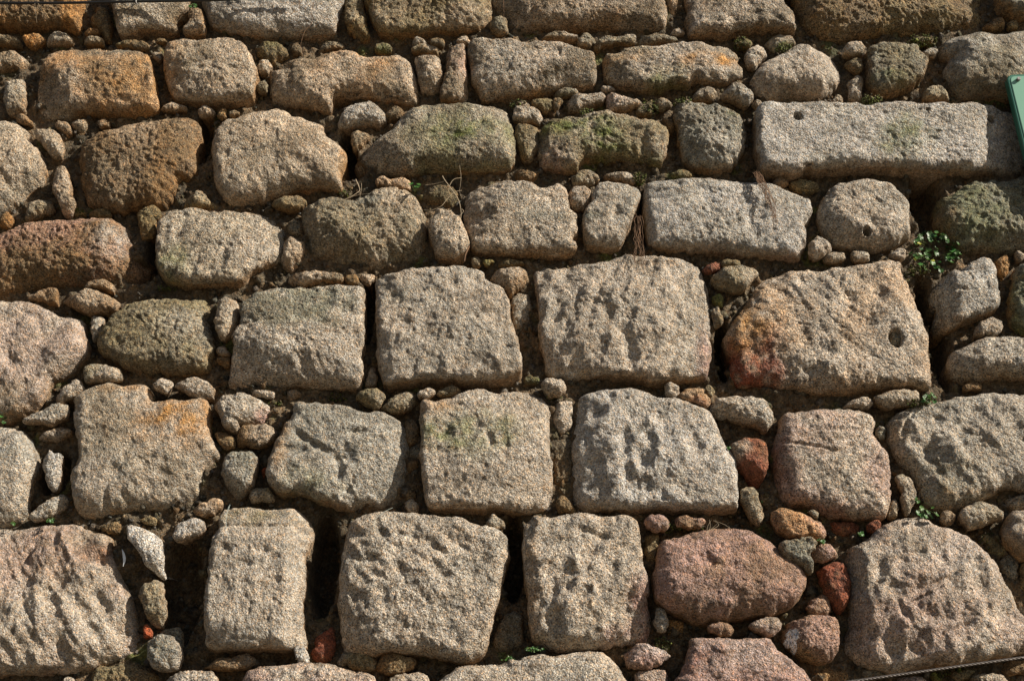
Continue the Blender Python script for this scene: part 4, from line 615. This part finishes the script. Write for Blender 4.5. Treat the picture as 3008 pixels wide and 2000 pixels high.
DEEP = [("B4", 1480, 350, 120, 300, .10), ("D2", 640, 560, 110, 400, .12), ("D1", 1600, 800, 160, 420, .07), ("D3", 80, 500, 90, 330, .12),
        ("C3", 1880, 150, 60, 230, .09), ("C4", 1600, 150, 80, 330, .09), ("A1", 1800, 1250, 60, 250, .07), ("A2", 850, 1420, 70, 200, .09),
        ("B2", 850, 100, 120, 80, .08), ("B2", 1030, 1250, 40, 300, .07), ("B1", 1250, 950, 120, 100, .08), ("B1", 1340, 800, 40, 200, .07),
        ("B3", 1200, 500, 40, 230, .06), ("C1", 520, 1200, 120, 180, .07), ("A2", 760, 950, 90, 60, .06), ("B4", 1450, 1200, 60, 200, .08),
        ("D1", 1900, 1380, 60, 40, -.02), ("D1", 1150, 540, 170, 110, -.055), ("B1", 2250, 960, 120, 70, -.05)]
mortar()
# ------------------------------------------------------------ unseen ground in front of the wall, added for warm bounce light
MG = plain_mat("unseen_ground", (.17, .14, .10), .9, 0, .3, 3, .01)
mesh_obj("ground", [(-900, -900, 0), (900, -900, 0), (900, 900, 0), (-900, 900, 0)], [(0, 1, 2, 3)], MG, smooth=False)["kind"] = "structure"
# ------------------------------------------------------------ helpers for thin and small things
def pos(t, x, y, d):
    p = at(np.array(tp(t, x, y)), d); return np.array([p[0], -d, p[1]])
def pts(s, d):                       # "B2 900,80 925,140" or "900,80,.15" with its own distance
    t = None; out = []
    for tok in s.split():
        if ',' in tok:
            v = [float(q) for q in tok.split(',')]; out.append(pos(t, v[0], v[1], v[2] if len(v) > 2 else d))
        else: t = tok
    return np.array(out)
def curve(P, n):
    P = np.asarray(P); m = len(P); E = np.vstack([2*P[0]-P[1], P, 2*P[-1]-P[-2]]); out = []
    for s in np.linspace(0, m-1-1e-6, n):
        i = int(s); t = s-i; a, b, c, d = E[i], E[i+1], E[i+2], E[i+3]
        out.append(.5*((2*b)+(c-a)*t+(2*a-5*b+4*c-d)*t*t+(3*b-a-3*c+d)*t**3))
    return np.array(out)
def tube(P, r, seg=6):
    P = np.asarray(P, float); n = len(P); r = np.broadcast_to(r, n); T = np.gradient(P, axis=0); T /= np.linalg.norm(T, axis=1)[:, None]
    up = np.array([.13, -.9, .41]); A = np.cross(T, up); A /= np.linalg.norm(A, axis=1)[:, None]; Bn = np.cross(T, A)
    a = np.linspace(0, 2*math.pi, seg, endpoint=False)
    V = (P[:, None]+r[:, None, None]*(np.cos(a)[None, :, None]*A[:, None]+np.sin(a)[None, :, None]*Bn[:, None])).reshape(-1, 3)
    F_ = [[i*seg+k, i*seg+(k+1) % seg, (i+1)*seg+(k+1) % seg, (i+1)*seg+k] for i in range(n-1) for k in range(seg)]
    return V, F_
def join(parts):
    V = []; F_ = []; o = 0
    for v, f in parts: V.append(v); F_ += [[i+o for i in q] for q in f]; o += len(v)
    return np.vstack(V), F_
def emit(name, VF, mat, label=None, cat=None, group=None, parent=None, kind=None, smooth=True, loc=None):
    V, F_ = VF; base = np.array(parent.location) if parent is not None else (V.mean(0) if loc is None else np.array(loc))
    o = mesh_obj(name, V-base, F_, mat, loc=(0, 0, 0) if parent is not None else tuple(base), smooth=smooth, parent=parent)
    return tag(o, label, cat, group, kind)
RS = np.random.RandomState(5)
def wiggle(P, amp, n):
    C_ = curve(P, n); q = C_*38+RS.rand()*50
    return C_+amp*np.c_[noise(q), .4*noise(q+7), noise(q+19)]
# ------------------------------------------------------------ green metal sign
MSF = plain_mat("green_shaded_side", (.025, .125, .085), .38, 0, .06, 8)  # panel's own paint, darkened: shade of the sides put into the colour
MSP = plain_mat("pale_green_panel", (.17, .35, .26), .35, 0, .05, 5)
MIR = plain_mat("weathered_steel", (.22, .21, .20), .5, .6, .2, 60, .001)
def rbox(x0, x1, z0, z1, y0, y1, rad, bev=.003):
    def loop(inset, y):
        o = []
        rr = rad-inset if rad > inset else .001
        for (cx, cz, a0) in ((x1-rad, z1-rad, 0), (x0+rad, z1-rad, 90), (x0+rad, z0+rad, 180), (x1-rad, z0+rad, 270)):
            for k in range(7):
                a = R(a0+k*15); o.append((cx+rr*math.cos(a), y, cz+rr*math.sin(a)))
        return o
    L_ = [loop(0, y1), loop(0, y0+bev), loop(bev*.3, y0+bev*.3), loop(bev, y0)]; n = 28
    V = np.array([p for l in L_ for p in l]); F_ = [[k*n+i, k*n+(i+1) % n, (k+1)*n+(i+1) % n, (k+1)*n+i] for k in range(3) for i in range(n)]
    F_ += [[3*n+i for i in range(n)], [i for i in range(n)][::-1]]
    return V, F_
dS = .162
c0 = pos("A4", 2203, 648, dS); e = bpy.data.objects.new("sign", None); COL.objects.link(e); e.location = (c0[0], -dS, c0[2])
tag(e, "green metal sign plate with a screw in its corner, cut off at the right edge", "sign")
emit("shaded_box", rbox(c0[0], c0[0]+.50, c0[2]-.45, c0[2], -dS, -dS+.024, .022, .004), MSF, parent=e, smooth=False)  # body of the sign, in the green darkened for shade
emit("panel", rbox(c0[0]+.009, c0[0]+.491, c0[2]-.441, c0[2]-.009, -dS-.0025, -dS+.004, .016, .002), MSP, parent=e, smooth=False)
sc = np.array([c0[0]+.033, 0, c0[2]-.024])
def disc(c, r, y0, y1, seg=20):
    a = np.linspace(0, 2*math.pi, seg, endpoint=False); V = []
    for rr, y in ((r, y1), (r, y0+.001), (r*.85, y0)): V += [(c[0]+rr*math.cos(k), y, c[2]+rr*math.sin(k)) for k in a]
    F_ = [[j*seg+i, j*seg+(i+1) % seg, (j+1)*seg+(i+1) % seg, (j+1)*seg+i] for j in range(2) for i in range(seg)]+[[2*seg+i for i in range(seg)]]
    return np.array(V), F_
emit("screw", disc(sc, .0062, -dS-.012, -dS+.002), MIR, parent=e, smooth=False)
emit("bracket", rbox(c0[0]+.1, c0[0]+.4, c0[2]-.30, c0[2]-.26, -dS+.034, -.10, .004, .002), MIR, parent=e, smooth=False)
e.rotation_euler = (0, R(-2.6), 0)
# ------------------------------------------------------------ cables
MCB = plain_mat("black_cable", (.012, .012, .012), .45, 0, .2, 60)
P = pts("A1 -260,34 0,29 300,29 600,27 900,21 1190,14 1500,10 1850,2 2200,-12 2600,-34", .152)
V, F_ = tube(curve(P, 90), .0047, 10); emit("cable", (V, F_), MCB, "black cable running along the top left edge of the wall", "cable")
ck = pos("A1", 1185, 18, .152)
hook = np.array([ck+np.array(q) for q in ((.003, .03, .012), (.001, .008, .012), (0, -.006, .010), (-.001, -.0085, .002), (0, -.007, -.008), (.003, -.002, -.012))])
emit("cable_clip", tube(curve(hook, 24), .0022, 8), MIR, "small bent metal clip holding the black cable at the top", "clip")
MWR = plain_mat("galvanised_wire", (.13, .115, .105), .5, .6, .25, 150, .0006)
P = curve(pts("D4 560,1577 1240,1481 1850,1396 2359,1326 2800,1266", .205), 420); T = np.gradient(P, axis=0); T /= np.linalg.norm(T, axis=1)[:, None]
A = np.cross(T, [0, 1, 0]); A /= np.linalg.norm(A, axis=1)[:, None]; Bv = np.cross(T, A); Ls = np.r_[0, np.cumsum(np.linalg.norm(np.diff(P, axis=0), axis=1))]
st = []
for k in range(4):
    ph = Ls/.042*2*math.pi+k*math.pi/2; st.append(tube(P+.0020*(np.cos(ph)[:, None]*A+np.sin(ph)[:, None]*Bv), .0018, 7))
emit("wire_rope", join(st), MWR, "twisted steel wire rope crossing the lower right corner of the wall", "wire rope")
# ------------------------------------------------------------ leafy plants
def leaf_mat(name, a, b):
    m = bpy.data.materials.new(name); nt, bs, N, L = nodes(m)
    at2 = N('ShaderNodeAttribute'); at2.attribute_name = 'tint'; L(at2.outputs['Color'], bs.inputs['Base Color'])
    bs.inputs['Roughness'].default_value = .42; bs.inputs['Subsurface Weight'].default_value = .0
    g = N('ShaderNodeNewGeometry'); n = N('ShaderNodeTexNoise'); n.inputs['Scale'].default_value = 220; L(g.outputs['Position'], n.inputs['Vector'])
    b_ = N('ShaderNodeBump'); b_.inputs['Distance'].default_value = .0012; L(n.outputs['Fac'], b_.inputs['Height']); L(b_.outputs[0], bs.inputs['Normal'])
    tr = N('ShaderNodeBsdfTranslucent'); mx = N('ShaderNodeMixShader'); mx.inputs[0].default_value = .22
    L(at2.outputs['Color'], tr.inputs['Color']); L(bs.outputs[0], mx.inputs[1]); L(tr.outputs[0], mx.inputs[2])
    L(mx.outputs[0], nt.nodes['Material Output'].inputs['Surface'])
    return m
MLF = leaf_mat("leaf", 0, 0); MST = plain_mat("green_stem", (.10, .13, .04), .5, 0, .2, 60)
def leaf(c, r, nrm, rot, lobes=7, scal=.22, cup=.25):
    nrm = np.array(nrm, float); nrm /= np.linalg.norm(nrm); a = np.cross(nrm, [.3, .2, 1.]); a /= np.linalg.norm(a); b = np.cross(nrm, a)
    n = lobes*4; V = [c]; F_ = []
    for ring, rr in ((0, .5), (1, 1.)):
        for i in range(n):
            t = 2*math.pi*i/n+rot; w = 1-scal*(.5+.5*math.cos(lobes*(t-rot)))*(ring)-.55*math.exp(-((((t-rot)+math.pi) % (2*math.pi)-math.pi)/.22)**2)*ring
            q = r*rr*w; V.append(c+q*math.cos(t)*a+q*math.sin(t)*b+nrm*cup*q*q/r*(1+.5*math.sin(3*t)))
    for i in range(n):
        j = (i+1) % n; F_ += [[0, 1+i, 1+j], [1+i, 1+n+i, 1+n+j, 1+j]]
    return np.array(V), F_
def plant(label, tile, cx, cy, rx, ry, n, rad, d0, d1, root, lobes=7, group=None, yellow=.06, scal=.22, name="leafy_plant"):
    rt = pos(*root); e = bpy.data.objects.new(name, None); COL.objects.link(e); e.location = tuple(rt); tag(e, label, "plant", group)
    lv = []; cl = []; stm = []
    for i in range(n):
        a = RS.rand()*2*math.pi; q = math.sqrt(RS.rand()); x = cx+rx*q*math.cos(a); y = cy+ry*q*math.sin(a); d = d0+(d1-d0)*RS.rand()
        c = pos(tile, x, y, d); r = rad*(.6+.55*RS.rand())
        nr = (RS.uniform(-.5, .9), -1, RS.uniform(-.1, 1.1))
        L_ = leaf(c, r, nr, RS.rand()*6.28, lobes, scal); lv.append(L_)
        g = np.array([.045, .115, .024])*RS.uniform(.7, 1.5)*np.array([RS.uniform(.8, 1.25), 1, 1])
        if RS.rand() < yellow: g = np.array([.36, .36, .05])
        cl.append(np.tile(g, (len(L_[0]), 1)))
        mid = (rt+c)/2+np.array([RS.uniform(-.006, .006), -.008, RS.uniform(-.004, .01)]); stm.append(tube(curve(np.array([rt, mid, c]), 7), .0006, 4))
    V, F_ = join(lv); o = mesh_obj("foliage", V-rt, F_, MLF, np.vstack(cl), parent=e)
    emit("stems", join(stm), MST, parent=e)
plant("large clump of lobed green leaves growing from the dark gap at the right", "B4", 1590, 700, 215, 175, 95, .0108, .03, .125, ("B4", 1560, 760, -.01))
plant("single green seedling with pointed leaves in the middle of the wall", "B2", 1412, 150, 55, 40, 6, .009, .12, .15, ("B2", 1412, 190, .09), 3, "small green sprigs", 0, .1)
plant("small green sprig at the left edge beside the grey boulder", "C1", 8, 690, 45, 40, 9, .007, .09, .12, ("C1", -10, 740, .05), 4, "small green sprigs", 0)
plant("tiny green sprig above the lower left pitted boulder, at the grey boulder's foot", "D1", 112, 175, 18, 16, 5, .005, .10, .12, ("D1", 120, 190, .06), 4, "small green sprigs", 0)
plant("tiny creeping green sprig under the leaning grey oval stone", "D1", 435, 142, 42, 16, 9, .0048, .10, .13, ("D1", 430, 160, .06), 4, "small green sprigs", 0)
plant("bushy little green tuft at the corner of the broad furrowed boulder", "C4", 1535, 500, 72, 45, 30, .0062, .09, .14, ("C4", 1520, 540, .05), 4, "small green sprigs", .03)
plant("darker green leaves in shade right of the bushy little tuft", "C4", 1650, 475, 45, 22, 8, .007, .03, .05, ("C4", 1650, 500, 0), 4, "small green sprigs", 0)
plant("pale green leaves hanging at the top of the giant lower right boulder", "D4", 1530, 70, 110, 45, 10, .0085, .11, .15, ("D4", 1450, 20, .06), 6, "small green sprigs", .1)
plant("pale leaf pair below the tall oval olive stone", "C4", 1430, 1385, 22, 28, 4, .006, .11, .13, ("C4", 1430, 1420, .06), 5, "small green sprigs", 0)
plant("bright green sprig on the small pink tan stone above the bright red stone", "D4", 597, 318, 40, 26, 6, .0072, .13, .15, ("D4", 600, 345, .11), 3, "small green sprigs", 0, .1)
plant("bright green sprig beside the dark red brick-like piece", "D4", 942, 248, 24, 30, 6, .0066, .11, .13, ("D4", 935, 280, .08), 4, "small green sprigs", 0)
plant("mat of tiny green leaves under the upright chiselled block", "D3", 270, 1258, 95, 24, 34, .0035, .10, .125, ("D3", 270, 1280, .06), 4, "small green sprigs", 0)
plant("mat of tiny green leaves below the dark hairy-looking stone", "D3", 35, 1340, 60, 20, 18, .0038, .09, .12, ("D3", 30, 1360, .06), 4, "small green sprigs", 0)
plant("tiny bright green speck of a plant left of the heart-shaped stone", "C3", 1950, 930, 14, 14, 4, .0042, .10, .12, ("C3", 1945, 945, .06), 4, "small green sprigs", 0)
plant("tiny green seedling in the black gap left of the humped boulder's top", "B2", 985, 165, 14, 12, 3, .0045, .05, .06, ("B2", 985, 190, .0), 4, "small green sprigs", 0)
plant("small dark green sprig in the top course joint below the cable", "A1", 1668, 52, 38, 22, 9, .006, .08, .12, ("A1", 1680, 70, .05), 4, "small green sprigs", 0)
plant("tiny green leaves in the joint under the heart-shaped stone's right", "D4", 95, -25, 32, 14, 6, .0045, .05, .07, ("D4", 95, -5, .02), 4, "small green sprigs", 0)
# ------------------------------------------------------------ roots, dry stems, threads
MDRY = plain_mat("dry_stem", (.38, .30, .20), .7, 0, .25, 90); MROOT = plain_mat("brown_root", (.17, .095, .05), .8, 0, .35, 90)
MTHR = plain_mat("pale_thread", (.42, .47, .43), .6, 0, .1, 50)
def strands(name, label, cat, mat, lines, d=.15, r=.0011, amp=.003, group=None):
    ps = []
    for s in lines:
        s, rr = (s if isinstance(s, tuple) else (s, r)); P = pts(s, d) if isinstance(s, str) else s
        C_ = wiggle(P, amp, max(10, 7*len(P))); ps.append(tube(C_, np.linspace(rr*.85, rr*.4, len(C_)), 5))
    emit(name, join(ps), mat, label, cat, group)
strands("dry_twig", "forked pale dry twig left of the rusty rubble, in the middle of the wall", "twig", MDRY, [("B2 900,80 925,140 930,180 860,230 785,265", .0018), ("B2 945,115 948,170 938,240", .0007), ("B2 860,232 950,212 1020,203", .0006)], .15)
strands("dry_grass", "curved pale dry grass stems hanging before the dark mossy stone", "dry grass", MDRY, [("B2 1650,50 1680,100 1730,170 1780,240 1808,330 1808,420 1780,520", .0016), ("B2 1815,68 1750,80 1715,130 1700,190", .0013), ("B2 1820,178 1760,190 1700,240 1640,310 1560,345 1490,345", .0011), ("B2 1815,335 1832,360 1790,400 1750,400", .001), ("B2 1500,132 1580,120 1665,98", .0007), ("B2 1800,-40 1812,80 1800,180 1815,250", .0006)], .15, amp=.0015)
strands("root_stub", "short dark root stub right of the pyramid-shaped stone", "root", MROOT, [("B2 1882,655 1862,700 1850,740 1840,790", .0032)], .15)
RL = [pts("B3 1140,370 1150,400 1175,410 1185,450", .12), pts("B3 1140,400 1120,440 1090,490", .12)]
for k in range(10):
    x = 1120+RS.uniform(0, 75); RL.append(np.array([pos("B3", x, 400, .115), pos("B3", x+RS.uniform(-10, 10), 500, .11), pos("B3", x+RS.uniform(-14, 20), 610, .115), pos("B3", x+RS.uniform(-20, 40), RS.uniform(690, 790), .15), pos("B3", x+RS.uniform(-20, 60), RS.uniform(800, 870), .155)]))
strands("hanging_roots", "tangle of brown roots hanging over the top of the biggest square block", "roots", MROOT, RL, r=.0008, amp=.011)
RL = []
for k in range(20):
    o = RS.uniform(-28, 38); RL.append(np.array([pos("B4", 40+o, 20, .13), pos("B4", 85+o, 110, .145), pos("B4", 130+o, 210, .147), pos("B4", 175+o*.8, 300, .147), pos("B4", 200+o*.5, RS.uniform(380, 520), .147)]))
strands("root_mat", "matted brown rootlets crossing the right part of the long pale grey block", "roots", MROOT, RL, r=.0008, amp=.013)
G3 = "thin single dry roots on the top course"
strands("thin_root", "thin zigzag root hanging over the palest long top block", "root", MROOT, ["A2 540,20 515,110 520,200 460,270 425,370 430,440 440,475", "A2 415,-10 412,60 405,140"], .152, .0009, .002, G3)
strands("thin_root", "thin root at the left end of the long olive top block", "root", MROOT, ["A2 1050,-20 1052,40 1048,110", "A2 1085,-10 1065,40"], .152, .0008, .002, G3)
strands("thin_root", "thin root over the left end of the longest rounded tan top block", "root", MROOT, ["A2 2180,-20 2182,90 2180,190"], .152, .0008, .002, G3)
strands("thin_root", "pair of pale hair roots over the dark brown corner block", "root", MDRY, ["A1 300,-20 306,90 320,200", "A1 325,0 340,60 368,110 365,150"], .155, .0006, .002, G3)
strands("thread", "pale thread dangling over the tall upright block", "thread", MTHR, ["C1 1992,1420 1978,1480", "D1 1982,20 1960,110 1960,190 1975,260 1998,320"], .168, .0008, .001)
strands("thread", "pale thread curling over the top left of the large pocked block", "thread", MTHR, ["D2 1218,32 1140,70 1080,120 1058,180 1064,270"], .168, .0009, .001)
strands("dry_tuft", "little dry grass tuft on the top of the large round pinkish boulder", "dry grass", MDRY, ["D3 1780,280 1760,210 1800,140", "D3 1800,220 1860,180 1810,140", "D3 1960,210 1900,175 1830,140", "D3 1770,250 1790,200 1780,130", "D3 1740,270 1790,220 1850,170"], .155, .0007, .003)
MWH = plain_mat("white_feather", (.62, .66, .70), .6, 0, .1, 90)
fp = curve(pts("D1 1058,392 1072,440 1076,490 1066,540", .108), 14); wd = .0038*np.sin(np.linspace(.25, math.pi-.1, 14))
V = np.vstack([np.c_[fp[:, 0]-wd, fp[:, 1]+.001, fp[:, 2]], np.c_[fp[:, 0], fp[:, 1]-.0016, fp[:, 2]], np.c_[fp[:, 0]+wd, fp[:, 1]+.001, fp[:, 2]]])
emit("feather", (V, [[i, i+1, 14+i+1, 14+i] for i in range(13)]+[[14+i, 15+i, 29+i, 28+i] for i in range(13)]), MWH, "small white feather stuck on the mortar beside the whitish shard", "feather")
# ------------------------------------------------------------ moss tufts and crumbs in the joints
def bits(name, areas, size, mat, cols, label, cat, seed):
    rs = np.random.RandomState(seed)
    base = np.array([(0, 0, 1), (.94, 0, .33), (-.47, .82, .33), (-.47, -.82, .33), (.47, .82, -.5), (-.94, 0, -.5), (.47, -.82, -.5), (0, 0, -1)])
    f = [[0, 1, 2], [0, 2, 3], [0, 3, 1], [1, 4, 2], [2, 5, 3], [3, 6, 1], [1, 6, 4], [2, 4, 5], [3, 5, 6], [4, 7, 5], [5, 7, 6], [6, 7, 4]]
    V = []; F_ = []; C_ = []; o = 0
    for (c, rx, rz, n, d0, d1) in areas:
        for _ in range(n):
            a = rs.rand()*6.283; q = math.sqrt(rs.rand()); ctr = np.array([c[0]+rx*q*math.cos(a), 0, c[2]+rz*q*math.sin(a)]); ctr[1] = -rs.uniform(d0, d1) if seed == 3 else mortar_y(ctr[0], ctr[2])-rs.uniform(-.002, .003)
            s = size*rs.uniform(.45, 1.5)*(1 if rs.rand() > .1 else 1.8); M_ = np.linalg.qr(rs.normal(size=(3, 3)))[0]
            v = (base*(1+.5*rs.uniform(-1, 1, (8, 1))))*s*np.array([1, .75, rs.uniform(.5, 1)]); V.append(v@M_+ctr); F_ += [[k+o for k in t] for t in f]; o += 8
            C_.append(np.tile(cols[rs.randint(len(cols))]*rs.uniform(.6, 1.35), (8, 1)))
    ob = mesh_obj(name, np.vstack(V), F_, mat, np.vstack(C_), smooth=False); tag(ob, label, cat, kind="stuff")
S1 = 100*TS
def ar(t, x, y, rx, ry, n, d0, d1):
    c = pos(t, x, y, (d0+d1)/2); k = abs(pos(t, x+100, y, .05)[0]-c[0])/100; return (c, rx*k, ry*k, n, d0, d1)
MOSSA = [ar("A3", 1260, 950, 90, 70, 420, .03, .085), ar("A3", 2060, 385, 60, 40, 160, .06, .10), ar("B3", 1170, 75, 55, 40, 160, .05, .09), ar("C3", 430, 490, 70, 40, 150, .03, .08),
         ar("C2", 700, 510, 130, 40, 260, .02, .06), ar("D3", 1370, 1220, 70, 60, 220, .03, .09), ar("D4", 2060, 340, 110, 90, 300, .02, .07), ar("A3", 720, 985, 60, 40, 130, .08, .11),
         ar("A3", 1545, 890, 60, 26, 110, .09, .125), ar("A4", 290, 430, 60, 40, 140, .08, .11), ar("A4", 1040, 865, 60, 24, 120, .09, .13), ar("B1", 1450, 1040, 90, 22, 120, .03, .07),
         ar("D4", 1720, 1480, 150, 60, 260, .02, .08), ar("B4", 1430, 890, 100, 40, 200, .02, .09), ar("C2", 200, 560, 70, 30, 120, .03, .07), ar("A4", 1480, 360, 90, 36, 220, .07, .11),
         ar("B2", 800, 215, 70, 30, 90, .03, .08), ar("D3", 1560, 220, 180, 25, 160, .04, .09), ar("C4", 1400, 545, 90, 22, 120, .08, .12), ar("B1", 680, 370, 60, 30, 110, .04, .08), ar("A2", 2300, 920, 70, 40, 130, .05, .09)]
bits("moss", MOSSA, .0030, MMORT, [PAL['moss']*.8, PAL['moss']*1.2, PAL['olive']*.7], "tiny tufts of dark green moss growing in the joints", "moss", 3)
xs = [((0, 0, 0), 0, 0, 0, 0, 0)]
GR_ = []
for t in ("A", "B", "C", "D"):
    for c in ("1", "2", "3", "4"):
        GR_.append(ar(t+c, 1180, 760, 1700, 1080, 800, .04, .09))
bits("rubble", GR_, .0072, MMORT, [PAL['brown']*.6, PAL['olive']*.6, PAL['dark'], PAL['dgrey']*.55, PAL['tan']*.35], "loose crumbs and grit lodged in the joints between the stones", "rubble", 4)
